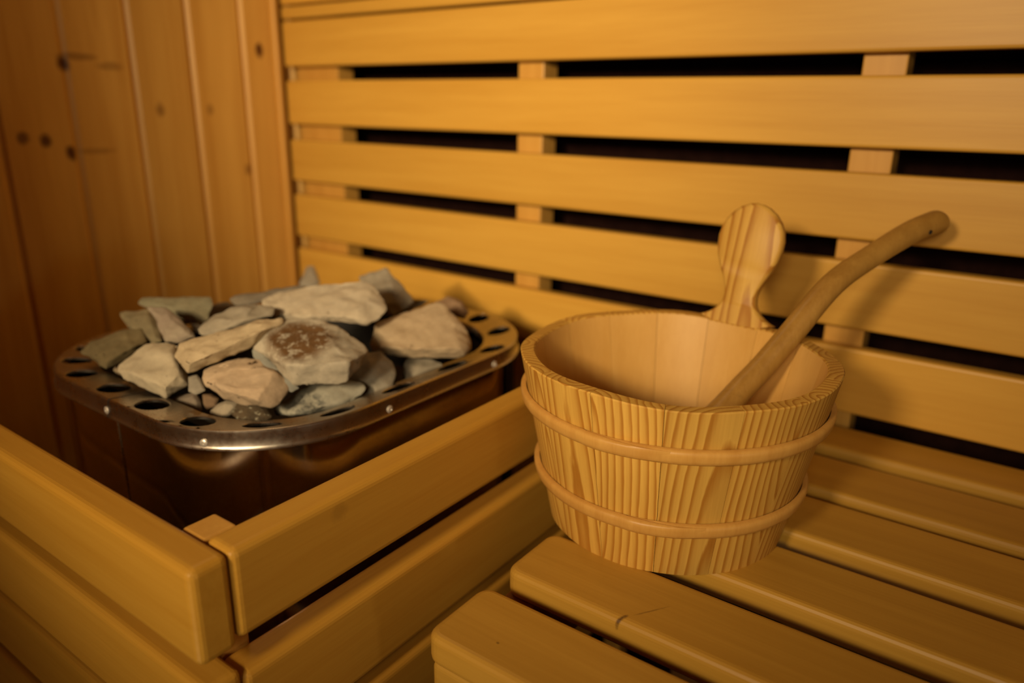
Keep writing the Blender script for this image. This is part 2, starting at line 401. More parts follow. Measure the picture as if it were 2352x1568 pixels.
def build_rim():
    bm = bmesh.new()
    WI = .0440
    hs = [(-.874, -.6363, .0175), (-.8005, -.6363, .0178), (-.7234, -.6363, .0182), (-.6491, -.6300, .0195), (-.5948, -.5946, .0225), (-.5634, -.5256, .0235), (-.5625, -.4369, .0235), (-.5625, -.3439, .0235),
          (-.5653, -.2625, .020), (-.6049, -.1945, .0165), (-.6643, -.1652, .0165), (-.9330, -.6297, .0140), (-.9740, -.5994, .0125)]
    holes = sorted((s_of(x, y), a) for x, y, a in hs)
    # carry the pattern round the far sides
    s = holes[-1][0]
    more = []
    lo, hi = s_of(-.6643, -.1652), s_of(-.974, -.5994)
    k = int((hi - lo) / .080)
    for i in range(1, k): more.append((lo + (hi - lo) * i / k, .018))
    holes = sorted(holes + more)
    b, wc = .0172, .0212
    cells = []
    for (s, a) in [(s_, a_ * 1.05) for s_, a_ in holes]: cells.append([s - a - .005, s + a + .005, s, a])
    for i in range(len(cells)):
        j = (i + 1) % len(cells); nxt = cells[j][0] + (PER if j == 0 else 0)
        if nxt < cells[i][1]:
            mid = (nxt + cells[i][1]) / 2; cells[i][1] = mid; cells[j][0] = mid - (PER if j == 0 else 0)
    ns = 12
    for i, (a0, a1, s, a) in enumerate(cells):
        rect = []
        for t in range(ns): rect.append((a0 + (a1 - a0) * t / ns, 0.0))
        for t in range(4): rect.append((a1, WI * t / 4))
        for t in range(ns): rect.append((a1 - (a1 - a0) * t / ns, WI))
        for t in range(4): rect.append((a0, WI - WI * t / 4))
        r0, r1, r2, r3 = [], [], [], []
        for (rs, rw) in rect:
            th = math.atan2((rw - wc) / (WI / 2), (rs - s) / ((a1 - a0) / 2))
            bb = .0125 if a > .023 else b; es, ew = s + a * math.cos(th), wc + bb * math.sin(th)
            e2s, e2w = s + (a - .0008) * math.cos(th), wc + (bb - .0008) * math.sin(th)
            r0.append(rim_pt(rs, rw)); r1.append(rim_pt(es, ew)); r2.append(rim_pt(e2s, e2w, -.0006)); r3.append(rim_pt(e2s, e2w, -.0030))
        ring_loft(bm, [r0, r1, r2, r3], True)
        n0 = a1; n1 = cells[(i + 1) % len(cells)][0] + (PER if i == len(cells) - 1 else 0)
        m = max(1, int((n1 - n0) / .012))
        if n1 - n0 > 1e-5:
            for t in range(m):
                p, q = n0 + (n1 - n0) * t / m, n0 + (n1 - n0) * (t + 1) / m
                for e in range(4):
                    vs = [bm.verts.new(rim_pt(x, w)) for x, w in ((p, WI * e / 4), (q, WI * e / 4), (q, WI * (e + 1) / 4), (p, WI * (e + 1) / 4))]
                    bm.faces.new(vs)
    # outer lip: rounded shoulder, short wall, flared foot; inner hem
    prof = [(0, -.300), (.0012, -.3003), (.0020, -.3012), (.0022, -.3030), (.0018, -.3080), (.0026, -.3160), (.0036, -.3182), (.0044, -.3190), (.0045, -.3200), (.0036, -.3206), (.0, -.3206)]
    NS = 160
    for i in range(NS):
        s0, s1 = PER * i / NS, PER * (i + 1) / NS
        for (w0, z0), (w1, z1) in zip(prof[:-1], prof[1:]):
            q = []
            for s, w, z in ((s0, w0, z0), (s1, w0, z0), (s1, w1, z1), (s0, w1, z1)):
                p = rim_pt(s, -w); p.z = z; q.append(bm.verts.new(p))
            bm.faces.new(q)
        for (w0, d0), (w1, d1) in (((WI, 0), (WI + .001, -.0015)), ((WI + .001, -.0015), (WI + .001, -.009))):
            q = [bm.verts.new(rim_pt(s, w, d)) for s, w, d in ((s0, w0, d0), (s1, w0, d0), (s1, w1, d1), (s0, w1, d1))]
            bm.faces.new(q)
    bmesh.ops.remove_doubles(bm, verts=bm.verts[:], dist=.00015)
    return part('rim', bm, M_rim, ht, smooth=32)
rim = build_rim()
def rr_ring(off, z, n=14): return [(x, y, z) for x, y in rr_path(off, n)]
bm = bmesh.new(); ring_loft(bm, [rr_ring(-.004, -.312), rr_ring(-.004, -.345), rr_ring(-.004, -.70), rr_ring(-.004, -1.12), rr_ring(-.03, -1.13)], True, False, True)
body = part('body', bm, M_body, ht, smooth=40)
bm = bmesh.new(); ring_loft(bm, [rr_ring(-.0458, -.3235), rr_ring(-.047, -.40), rr_ring(-.050, -.42)], True, False, True)
part('stone_basket', bm, M_inner, ht)
part('data_plate', box(HX1 + .0036, HX1 + .0046, -.532, -.470, -.416, -.3725, .0003, 1), M_screw, ht)
# panel seam strips, screws, feet
sx = -.766
part('seam', box(sx - .0012, sx + .0012, HY0 + .0030, HY0 + .0046, -1.1, -.3205), M_rim, ht)
bm = bmesh.new(); sj = s_of(sx, HY0, 0)
for (w0, z0), (w1, z1) in zip([(-.0056, -.3195), (-.0030, -.3135), (-.0028, -.3025), (-.0016, -.3003), (0, -.2997), (.0440, -.3043)][:-1], [(-.0030, -.3135), (-.0028, -.3025), (-.0016, -.3003), (0, -.2997), (.0440, -.3043)]):
    q = []
    for ds, w, z in ((-.0008, w0, z0), (.0008, w0, z0), (.0008, w1, z1), (-.0008, w1, z1)):
        p = rim_pt(sj + ds, w); p.z = z; q.append(bm.verts.new(p))
    bm.faces.new(q)
part('joint', bm, M_inner, rim)
def screw(s, w, z, r=.0042):
    p = rim_pt(s, -w); q = rim_pt(s, -w - .01); nrm = Vector((q.x - p.x, q.y - p.y, 0)).normalized()
    t = Vector((-nrm.y, nrm.x, 0)); up = Vector((0, 0, 1))
    c = Vector((p.x, p.y, z))
    bm = bmesh.new(); rings = []
    for rr, h in ((r, -.002), (r, .0006), (r * .8, .0014), (r * .35, .0017), (r * .25, .0008)):
        rings.append([c + nrm * h + t * rr * math.cos(2 * math.pi * i / 20) + up * rr * math.sin(2 * math.pi * i / 20) for i in range(20)])
    ring_loft(bm, rings, True, True, True)
    return part('screw', bm, M_screw, ht, smooth=40)
for x, y in ((-.622, -.640), (-.542, -.475), (-.772, -.6568), (-.545, -.29), (-.95, -.652), (-1.018, -.40), (-.78, -.143)): screw(s_of(x, y, 0), .0022, -.3135)
for x in (-.98, -.60):
    for y in (-.60, -.22): part('foot', box(x - .02, x + .02, y - .02, y + .02, -1.249, -1.12, .003), M_inner, ht)

# ------------------------------------------------------------------ stones
PAL = {'pale': ((0.417, 0.354, 0.255), (0.301, 0.259, 0.192)), 'spot': ((0.367, 0.323, 0.243), (0.250, 0.224, 0.172)), 'tan': ((0.417, 0.323, 0.204), (0.317, 0.239, 0.150)), 'tan2': ((0.450, 0.362, 0.230), (0.350, 0.277, 0.172)),
       'grey': ((0.275, 0.239, 0.176), (0.192, 0.169, 0.128)), 'grey2': ((0.301, 0.266, 0.204), (0.209, 0.189, 0.150)), 'pink': ((0.468, 0.351, 0.230), (0.359, 0.274, 0.182)), 'chalk': ((0.450, 0.385, 0.268), (0.350, 0.301, 0.211)),
       'bluish': ((0.350, 0.332, 0.262), (0.250, 0.243, 0.198)), 'bluish2': ((0.225, 0.224, 0.185), (0.167, 0.165, 0.140)), 'olive': ((0.183, 0.143, 0.071), (0.116, 0.092, 0.045)), 'olive2': ((0.225, 0.185, 0.102), (0.158, 0.131, 0.076)),
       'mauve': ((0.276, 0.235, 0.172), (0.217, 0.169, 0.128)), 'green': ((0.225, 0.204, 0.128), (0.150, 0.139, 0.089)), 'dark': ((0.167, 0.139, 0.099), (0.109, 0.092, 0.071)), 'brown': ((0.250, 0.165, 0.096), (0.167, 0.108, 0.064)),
       'crust': ((0.125, 0.088, 0.048), (0.050, 0.037, 0.022))}
RUST = (.105, .054, .018)
SM = {}
for k, (a, b_) in PAL.items():
    sp = None
    if k == 'crust': sp = ((.30, .28, .20), .60, 130, None)
    SM[k] = stone('stone_' + k, a, b_, sp)
def make_stone(label, key, pts):
    bm = bmesh.new()
    for p in pts: bm.verts.new(p)
    r = bmesh.ops.convex_hull(bm, input=bm.verts[:])
    bmesh.ops.delete(bm, geom=list({g for g in r['geom_interior'] + r['geom_unused'] if isinstance(g, bmesh.types.BMVert)}), context='VERTS')
    bmesh.ops.dissolve_limit(bm, angle_limit=math.radians(9), verts=bm.verts[:], edges=bm.edges[:])
    size = max((v.co - w.co).length for v in bm.verts for w in bm.verts)
    bmesh.ops.bevel(bm, geom=bm.edges[:], offset=size * .022, segments=2, profile=.6, affect='EDGES', clamp_overlap=True)
    bmesh.ops.triangulate(bm, faces=bm.faces[:])
    for _ in range(4):
        es = [e for e in bm.edges if e.calc_length() > .006]
        if not es: break
        bmesh.ops.subdivide_edges(bm, edges=es, cuts=1); bmesh.ops.triangulate(bm, faces=bm.faces[:])
    bm.normal_update()
    sd = Vector((hash_(label) % 97, hash_(label) % 31, 0))
    moves = []
    for v in bm.verts:
        q = v.co + sd
        a = noise.noise(q * 38) * .0030 + noise.noise(q * 95) * .0016 + noise.noise(q * 260) * .0006
        moves.append((v, v.normal * a * min(1, size / .08)))
    for v, d in moves: v.co += d
    zmin = min(v.co.z for v in bm.verts); cx = sum(v.co.x for v in bm.verts) / len(bm.verts); cy = sum(v.co.y for v in bm.verts) / len(bm.verts)
    o = part('sauna_stone', bm, SM[key], None, (cx, cy, zmin), smooth=50)
    tag(o, label, 'stone', 'stones heaped in the heater')
    return o
def hash_(s): return sum((i + 1) * ord(ch) for i, ch in enumerate(s))
ROCKS = [
('long pale grey slab stone lying across the top of the pile','pale',[[-0.7783,-0.4556,-0.2336],[-0.7691,-0.4375,-0.2264],[-0.7405,-0.4087,-0.221],[-0.7081,-0.3807,-0.2177],[-0.6925,-0.3636,-0.2138],[-0.6798,-0.3587,-0.2163],[-0.6541,-0.3651,-0.2315],[-0.6418,-0.3739,-0.2421],[-0.642,-0.3911,-0.2522],[-0.6486,-0.4015,-0.2556],[-0.6765,-0.4233,-0.2569],[-0.7203,-0.4503,-0.2548],[-0.7497,-0.4639,-0.2507],[-0.7696,-0.4607,-0.2404],[-0.7514,-0.449,-0.233],[-0.6826,-0.3838,-0.2227],[-0.6586,-0.3888,-0.23],[-0.7225,-0.4595,-0.2434],[-0.6597,-0.4202,-0.2442],[-0.6575,-0.3755,-0.2325],[-0.7747,-0.4302,-0.2398],[-0.7678,-0.4169,-0.2345],[-0.7467,-0.3958,-0.2305],[-0.7229,-0.3754,-0.2281],[-0.7115,-0.3629,-0.2253],[-0.7023,-0.3592,-0.2271],[-0.6834,-0.3637,-0.2383],[-0.6743,-0.37,-0.2461],[-0.6745,-0.3825,-0.2537],[-0.6794,-0.3901,-0.2562],[-0.7001,-0.4062,-0.2572],[-0.7325,-0.4263,-0.2556],[-0.7541,-0.4364,-0.2525],[-0.7684,-0.434,-0.2448],[-0.7579,-0.4096,-0.2432],[-0.7422,-0.3903,-0.238],[-0.7226,-0.372,-0.2352],[-0.7068,-0.3723,-0.2424],[-0.7017,-0.3827,-0.2511],[-0.7162,-0.3961,-0.2531],[-0.7466,-0.4131,-0.2504]]),
('big grey stone with a rusty brown speckled patch at the pile centre','spot',[[-0.6983,-0.5174,-0.2473],[-0.6914,-0.4913,-0.2344],[-0.6474,-0.4643,-0.2368],[-0.6327,-0.4594,-0.2401],[-0.5934,-0.4579,-0.2557],[-0.5827,-0.4589,-0.2607],[-0.5808,-0.4849,-0.2763],[-0.5769,-0.4981,-0.285],[-0.6063,-0.522,-0.2868],[-0.6196,-0.5342,-0.2884],[-0.6473,-0.5347,-0.278],[-0.6776,-0.5312,-0.2641],[-0.6914,-0.5331,-0.2596],[-0.6739,-0.4998,-0.2378],[-0.6338,-0.4802,-0.2399],[-0.5992,-0.4938,-0.2497],[-0.5705,-0.502,-0.2595],[-0.6026,-0.5326,-0.261],[-0.6197,-0.5414,-0.2623],[-0.6704,-0.5293,-0.2476],[-0.7055,-0.4939,-0.2613],[-0.7,-0.4747,-0.2517],[-0.6676,-0.4547,-0.2535],[-0.6568,-0.451,-0.2559],[-0.6277,-0.4495,-0.2675],[-0.6197,-0.4501,-0.2713],[-0.6185,-0.4692,-0.2831],[-0.6157,-0.4789,-0.2899],[-0.6379,-0.4968,-0.2913],[-0.6479,-0.506,-0.2925],[-0.6685,-0.5065,-0.2845],[-0.6907,-0.5041,-0.2738],[-0.7008,-0.5056,-0.2704],[-0.6952,-0.4796,-0.2708],[-0.6739,-0.4576,-0.2665],[-0.6515,-0.4546,-0.2743],[-0.6462,-0.4655,-0.2832],[-0.6573,-0.4812,-0.2879],[-0.6746,-0.4867,-0.284],[-0.6927,-0.4861,-0.276]]),
('large tan boulder with a peaked top at the back right of the heater','tan',[[-0.6598,-0.3893,-0.2863],[-0.675,-0.3651,-0.2658],[-0.6537,-0.335,-0.2566],[-0.64,-0.3156,-0.2506],[-0.6272,-0.2983,-0.2453],[-0.6154,-0.2932,-0.2474],[-0.5844,-0.3005,-0.2652],[-0.5634,-0.309,-0.2789],[-0.5527,-0.3169,-0.2878],[-0.5547,-0.3312,-0.2951],[-0.5812,-0.354,-0.2976],[-0.6085,-0.3732,-0.2976],[-0.6484,-0.3946,-0.2939],[-0.6505,-0.3732,-0.268],[-0.6232,-0.3391,-0.2567],[-0.609,-0.3142,-0.2528],[-0.5694,-0.3274,-0.2719],[-0.5481,-0.3446,-0.2801],[-0.597,-0.3833,-0.2801],[-0.632,-0.3993,-0.2804],[-0.6649,-0.3572,-0.2912],[-0.6755,-0.3393,-0.2758],[-0.6597,-0.3172,-0.2691],[-0.6495,-0.303,-0.2646],[-0.6401,-0.2903,-0.2608],[-0.6314,-0.2866,-0.2623],[-0.6087,-0.2916,-0.2754],[-0.5933,-0.2976,-0.2856],[-0.5853,-0.3033,-0.2923],[-0.5869,-0.3138,-0.2978],[-0.6066,-0.3307,-0.2997],[-0.627,-0.3451,-0.2997],[-0.6566,-0.361,-0.2969],[-0.657,-0.3321,-0.2908],[-0.6538,-0.3096,-0.2784],[-0.6429,-0.2947,-0.2738],[-0.6253,-0.2953,-0.2819],[-0.6121,-0.3017,-0.2915],[-0.6242,-0.3171,-0.2957],[-0.6525,-0.3343,-0.2941]]),
('grey stone with a sharp peak standing behind the long pale slab','grey',[[-0.7764,-0.2953,-0.2335],[-0.754,-0.2619,-0.2223],[-0.7333,-0.2663,-0.2343],[-0.6893,-0.2735,-0.2579],[-0.6904,-0.287,-0.2656],[-0.6961,-0.3078,-0.2755],[-0.7102,-0.315,-0.2739],[-0.7336,-0.3066,-0.2591],[-0.7583,-0.2966,-0.2423],[-0.7427,-0.2735,-0.2292],[-0.7153,-0.2874,-0.2442],[-0.7096,-0.3145,-0.2592],[-0.7762,-0.2808,-0.2431],[-0.7598,-0.2566,-0.235],[-0.7448,-0.2597,-0.2437],[-0.7127,-0.2647,-0.261],[-0.7135,-0.2745,-0.2667],[-0.7178,-0.2897,-0.2741],[-0.7282,-0.295,-0.2729],[-0.7453,-0.289,-0.2619],[-0.7631,-0.2818,-0.2496],[-0.7661,-0.2734,-0.2512],[-0.7486,-0.2616,-0.2515],[-0.7311,-0.2698,-0.2643],[-0.7394,-0.2813,-0.2679],[-0.7588,-0.2739,-0.2547]]),
('round beige pink pitted stone just behind the front rim','pink',[[-0.7111,-0.5863,-0.2838],[-0.7166,-0.5788,-0.2773],[-0.7096,-0.5651,-0.2723],[-0.6944,-0.548,-0.2684],[-0.6719,-0.5346,-0.2698],[-0.6517,-0.5297,-0.2752],[-0.6331,-0.5324,-0.2843],[-0.6232,-0.5397,-0.2922],[-0.6177,-0.5548,-0.3024],[-0.6216,-0.5636,-0.3057],[-0.6353,-0.5712,-0.3046],[-0.6519,-0.5785,-0.3024],[-0.6717,-0.5846,-0.2982],[-0.6981,-0.5895,-0.2907],[-0.6874,-0.5849,-0.2767],[-0.6735,-0.565,-0.2709],[-0.65,-0.5478,-0.2705],[-0.6359,-0.5477,-0.2738],[-0.6259,-0.5667,-0.2813],[-0.6228,-0.5803,-0.2897],[-0.6448,-0.589,-0.2862],[-0.6689,-0.5925,-0.2813],[-0.7178,-0.5673,-0.2931],[-0.7217,-0.5618,-0.2883],[-0.7164,-0.5518,-0.2845],[-0.7052,-0.5392,-0.2817],[-0.6887,-0.5293,-0.2827],[-0.6738,-0.5256,-0.2867],[-0.6602,-0.5275,-0.2934],[-0.6529,-0.5327,-0.2993],[-0.6489,-0.5437,-0.3071],[-0.6519,-0.5502,-0.3096],[-0.6621,-0.5559,-0.3088],[-0.6744,-0.5614,-0.307],[-0.689,-0.566,-0.3039],[-0.7084,-0.5697,-0.2982],[-0.711,-0.5537,-0.298],[-0.7101,-0.545,-0.2932],[-0.6947,-0.5325,-0.2923],[-0.6787,-0.5313,-0.2982],[-0.6723,-0.5404,-0.306],[-0.6798,-0.5473,-0.307],[-0.695,-0.553,-0.3041]]),
('big pale chalky stone at the front left inside the rim','chalk',[[-0.8064,-0.6239,-0.2811],[-0.8054,-0.5929,-0.2634],[-0.7943,-0.5829,-0.2621],[-0.7764,-0.5717,-0.2629],[-0.7616,-0.5792,-0.2735],[-0.7332,-0.5854,-0.2884],[-0.7249,-0.5925,-0.2954],[-0.7326,-0.6147,-0.3046],[-0.7469,-0.6183,-0.3012],[-0.7891,-0.6293,-0.291],[-0.8029,-0.6288,-0.2853],[-0.7829,-0.6017,-0.267],[-0.7657,-0.5861,-0.2649],[-0.7269,-0.601,-0.2801],[-0.7236,-0.6188,-0.2888],[-0.7725,-0.6287,-0.2799],[-0.8174,-0.6075,-0.2891],[-0.8163,-0.5848,-0.276],[-0.8082,-0.5775,-0.2751],[-0.795,-0.5693,-0.2757],[-0.7842,-0.5747,-0.2835],[-0.7634,-0.579,-0.2945],[-0.7574,-0.5841,-0.2999],[-0.7633,-0.6005,-0.3068],[-0.7738,-0.6033,-0.3042],[-0.8049,-0.6115,-0.2965],[-0.8149,-0.6112,-0.2923],[-0.8147,-0.5958,-0.293],[-0.8094,-0.579,-0.2852],[-0.796,-0.5774,-0.2899],[-0.781,-0.5825,-0.2991],[-0.7903,-0.5934,-0.3016],[-0.8133,-0.5978,-0.2948]]),
('long narrow tan stone slanting up toward the pale slab','tan2',[[-0.7446,-0.5936,-0.2658],[-0.7529,-0.5815,-0.2555],[-0.7456,-0.568,-0.2506],[-0.7296,-0.5475,-0.2451],[-0.6969,-0.5065,-0.2342],[-0.6836,-0.4936,-0.232],[-0.6772,-0.4991,-0.2381],[-0.6835,-0.5157,-0.2454],[-0.6867,-0.5401,-0.2584],[-0.7057,-0.5739,-0.2701],[-0.7163,-0.5965,-0.2785],[-0.7307,-0.5971,-0.2733],[-0.7338,-0.5862,-0.2559],[-0.7284,-0.5763,-0.2524],[-0.687,-0.5215,-0.2352],[-0.6743,-0.5311,-0.2381],[-0.6836,-0.5553,-0.2463],[-0.6941,-0.5832,-0.2558],[-0.7062,-0.599,-0.2638],[-0.7547,-0.5713,-0.2693],[-0.7605,-0.5623,-0.2616],[-0.755,-0.5524,-0.2579],[-0.7431,-0.5374,-0.2539],[-0.719,-0.5074,-0.2458],[-0.7093,-0.4979,-0.2443],[-0.7046,-0.5019,-0.2487],[-0.7092,-0.514,-0.2541],[-0.7116,-0.5317,-0.2638],[-0.7259,-0.5567,-0.2725],[-0.7341,-0.5734,-0.2789],[-0.7446,-0.5739,-0.2749],[-0.7523,-0.5528,-0.2684],[-0.7524,-0.5421,-0.2619],[-0.7322,-0.517,-0.2552],[-0.7241,-0.5139,-0.2568],[-0.7281,-0.5305,-0.2652],[-0.7408,-0.554,-0.2739]]),
('bluish white stone with dark pitted face against the front right rim','bluish',[[-0.6542,-0.5406,-0.3222],[-0.6497,-0.5149,-0.3099],[-0.6465,-0.4925,-0.2985],[-0.6326,-0.4772,-0.2954],[-0.6081,-0.4657,-0.2986],[-0.598,-0.4608,-0.2998],[-0.5879,-0.4623,-0.3047],[-0.5861,-0.4698,-0.3095],[-0.5943,-0.4895,-0.3172],[-0.6053,-0.5074,-0.3227],[-0.6235,-0.5256,-0.3256],[-0.6462,-0.5409,-0.3253],[-0.6362,-0.5152,-0.3071],[-0.63,-0.4987,-0.3004],[-0.6125,-0.4859,-0.3001],[-0.6171,-0.5374,-0.3179],[-0.6012,-0.515,-0.3137],[-0.6575,-0.5187,-0.3255],[-0.6539,-0.4999,-0.3163],[-0.6514,-0.4835,-0.308],[-0.6412,-0.4724,-0.3057],[-0.6233,-0.4639,-0.308],[-0.6159,-0.4603,-0.3089],[-0.6086,-0.4613,-0.3125],[-0.6073,-0.4667,-0.3161],[-0.6133,-0.4811,-0.3217],[-0.6215,-0.4942,-0.3259],[-0.6349,-0.5076,-0.3281],[-0.6517,-0.519,-0.3278],[-0.6517,-0.4999,-0.3245],[-0.6481,-0.4802,-0.3147],[-0.6324,-0.4693,-0.3147],[-0.6242,-0.4678,-0.3172],[-0.6268,-0.4788,-0.3224],[-0.639,-0.4937,-0.326]]),
('rounded grey stone under the tan boulder beside the right rim','grey2',[[-0.6438,-0.447,-0.3],[-0.6463,-0.4314,-0.29],[-0.6386,-0.4165,-0.2844],[-0.6232,-0.4045,-0.2837],[-0.6031,-0.4053,-0.2924],[-0.5901,-0.4145,-0.3029],[-0.5832,-0.4279,-0.313],[-0.5893,-0.4455,-0.3203],[-0.6055,-0.4554,-0.3195],[-0.627,-0.4546,-0.3109],[-0.6189,-0.4301,-0.2886],[-0.6077,-0.42,-0.2889],[-0.5976,-0.4233,-0.2965],[-0.5947,-0.4437,-0.3007],[-0.648,-0.4316,-0.3063],[-0.6496,-0.4202,-0.299],[-0.6439,-0.4093,-0.2949],[-0.6327,-0.4006,-0.2944],[-0.6181,-0.4011,-0.3008],[-0.6086,-0.4077,-0.3085],[-0.6036,-0.4174,-0.316],[-0.6081,-0.4303,-0.3215],[-0.6201,-0.4376,-0.3209],[-0.6358,-0.4371,-0.3144],[-0.6438,-0.4214,-0.3095],[-0.6415,-0.409,-0.3032],[-0.6271,-0.4044,-0.3064],[-0.619,-0.4134,-0.315],[-0.6283,-0.4248,-0.3178]]),
('dark olive grey stone in the far left corner of the heater','olive',[[-0.9078,-0.6195,-0.2873],[-0.9087,-0.6039,-0.2778],[-0.8887,-0.5708,-0.2664],[-0.8736,-0.5597,-0.2661],[-0.8527,-0.5637,-0.2772],[-0.852,-0.5788,-0.2863],[-0.8547,-0.5896,-0.2914],[-0.8643,-0.6088,-0.2985],[-0.8619,-0.6131,-0.3018],[-0.8844,-0.6167,-0.295],[-0.8912,-0.6074,-0.2798],[-0.8722,-0.5794,-0.2695],[-0.8467,-0.5836,-0.2769],[-0.8549,-0.6142,-0.2893],[-0.917,-0.6041,-0.2925],[-0.9175,-0.5926,-0.2855],[-0.9027,-0.5685,-0.2772],[-0.8916,-0.5604,-0.277],[-0.8764,-0.5632,-0.2851],[-0.876,-0.5741,-0.2918],[-0.878,-0.582,-0.2956],[-0.8852,-0.5961,-0.3009],[-0.8835,-0.5993,-0.3034],[-0.9,-0.602,-0.2983],[-0.9142,-0.5917,-0.2943],[-0.9061,-0.5718,-0.2858],[-0.8915,-0.5688,-0.2902],[-0.8924,-0.5794,-0.2961],[-0.8955,-0.589,-0.3005]]),
('small square greenish grey stone above the dark olive one','olive2',[[-0.9261,-0.5589,-0.2539],[-0.9082,-0.5401,-0.2501],[-0.899,-0.5341,-0.2504],[-0.8815,-0.5356,-0.2588],[-0.858,-0.5433,-0.2731],[-0.8476,-0.5491,-0.2807],[-0.8566,-0.5599,-0.2832],[-0.8724,-0.5588,-0.2762],[-0.9017,-0.5646,-0.2676],[-0.91,-0.5642,-0.2639],[-0.9029,-0.5596,-0.2563],[-0.892,-0.5481,-0.254],[-0.8863,-0.5444,-0.2542],[-0.8755,-0.5454,-0.2592],[-0.861,-0.5501,-0.268],[-0.8545,-0.5537,-0.2727],[-0.8601,-0.5604,-0.2743],[-0.8698,-0.5597,-0.27],[-0.8879,-0.5632,-0.2646],[-0.893,-0.563,-0.2624],[-0.9263,-0.551,-0.2605],[-0.9133,-0.5374,-0.2578],[-0.9065,-0.533,-0.258],[-0.8939,-0.5341,-0.2641],[-0.8768,-0.5396,-0.2746],[-0.8693,-0.5438,-0.2802],[-0.8759,-0.5517,-0.2821],[-0.8874,-0.5509,-0.2769],[-0.9087,-0.5551,-0.2705],[-0.9147,-0.5549,-0.2678],[-0.9183,-0.5459,-0.2659],[-0.9073,-0.5359,-0.2645],[-0.8907,-0.5395,-0.2738],[-0.8902,-0.5463,-0.278],[-0.9085,-0.5482,-0.2715]]),
('slanting mauve grey slab stone at the left of the pile','mauve',[[-0.8553,-0.5586,-0.2355],[-0.836,-0.5465,-0.2364],[-0.8054,-0.5438,-0.2478],[-0.7818,-0.5447,-0.2582],[-0.7738,-0.5455,-0.2619],[-0.786,-0.5624,-0.2667],[-0.8014,-0.5716,-0.2658],[-0.8364,-0.561,-0.2451],[-0.8297,-0.5611,-0.2397],[-0.8179,-0.5538,-0.2403],[-0.7991,-0.5522,-0.2472],[-0.7845,-0.5527,-0.2535],[-0.7795,-0.5532,-0.2558],[-0.787,-0.5637,-0.2588],[-0.7965,-0.5693,-0.2582],[-0.8181,-0.5627,-0.2455],[-0.8541,-0.5511,-0.2437],[-0.84,-0.5424,-0.2443],[-0.8179,-0.5403,-0.2526],[-0.8007,-0.5409,-0.2602],[-0.7949,-0.5415,-0.263],[-0.8039,-0.5538,-0.2665],[-0.8151,-0.5606,-0.2659],[-0.8404,-0.5529,-0.2506],[-0.8443,-0.5469,-0.2507],[-0.8242,-0.5409,-0.2557],[-0.8113,-0.5415,-0.2615],[-0.8227,-0.5522,-0.2631]]),
('wide dull green stone at the back left of the pile','green',[[-0.9306,-0.5312,-0.2501],[-0.9342,-0.5235,-0.2438],[-0.9051,-0.4986,-0.2411],[-0.8619,-0.4693,-0.2417],[-0.8506,-0.4744,-0.2497],[-0.8403,-0.4911,-0.2641],[-0.8402,-0.502,-0.2705],[-0.8617,-0.5045,-0.2631],[-0.8958,-0.5125,-0.2536],[-0.9207,-0.5292,-0.2531],[-0.9163,-0.5217,-0.2453],[-0.8602,-0.4808,-0.2444],[-0.8567,-0.5022,-0.2536],[-0.9301,-0.5169,-0.2544],[-0.9327,-0.5113,-0.2499],[-0.9114,-0.4932,-0.2478],[-0.88,-0.4719,-0.2483],[-0.8718,-0.4755,-0.2541],[-0.8643,-0.4876,-0.2647],[-0.8642,-0.4955,-0.2694],[-0.8799,-0.4974,-0.264],[-0.9048,-0.5033,-0.257],[-0.923,-0.5155,-0.2566],[-0.9204,-0.505,-0.257],[-0.91,-0.4918,-0.2533],[-0.8878,-0.4819,-0.2568],[-0.8836,-0.493,-0.2654],[-0.9063,-0.4974,-0.2584]]),
('smooth grey stone leaning between the green and the long tan stone','grey',[[-0.7795,-0.5414,-0.2528],[-0.7804,-0.5205,-0.24],[-0.7712,-0.503,-0.2333],[-0.7455,-0.4788,-0.2295],[-0.726,-0.472,-0.2338],[-0.723,-0.48,-0.2399],[-0.7413,-0.5095,-0.2498],[-0.7575,-0.5347,-0.2579],[-0.7718,-0.5452,-0.2582],[-0.7649,-0.5245,-0.2409],[-0.7406,-0.4939,-0.2328],[-0.7336,-0.5115,-0.2408],[-0.785,-0.5252,-0.2544],[-0.7855,-0.5099,-0.2449],[-0.7787,-0.4971,-0.24],[-0.76,-0.4796,-0.2373],[-0.7457,-0.4746,-0.2404],[-0.7436,-0.4803,-0.2448],[-0.757,-0.5018,-0.2521],[-0.7689,-0.5202,-0.2581],[-0.7795,-0.5279,-0.2583],[-0.7824,-0.5116,-0.2532],[-0.7788,-0.4959,-0.2452],[-0.7604,-0.4833,-0.2454],[-0.7667,-0.4985,-0.252],[-0.7794,-0.5132,-0.2555]]),
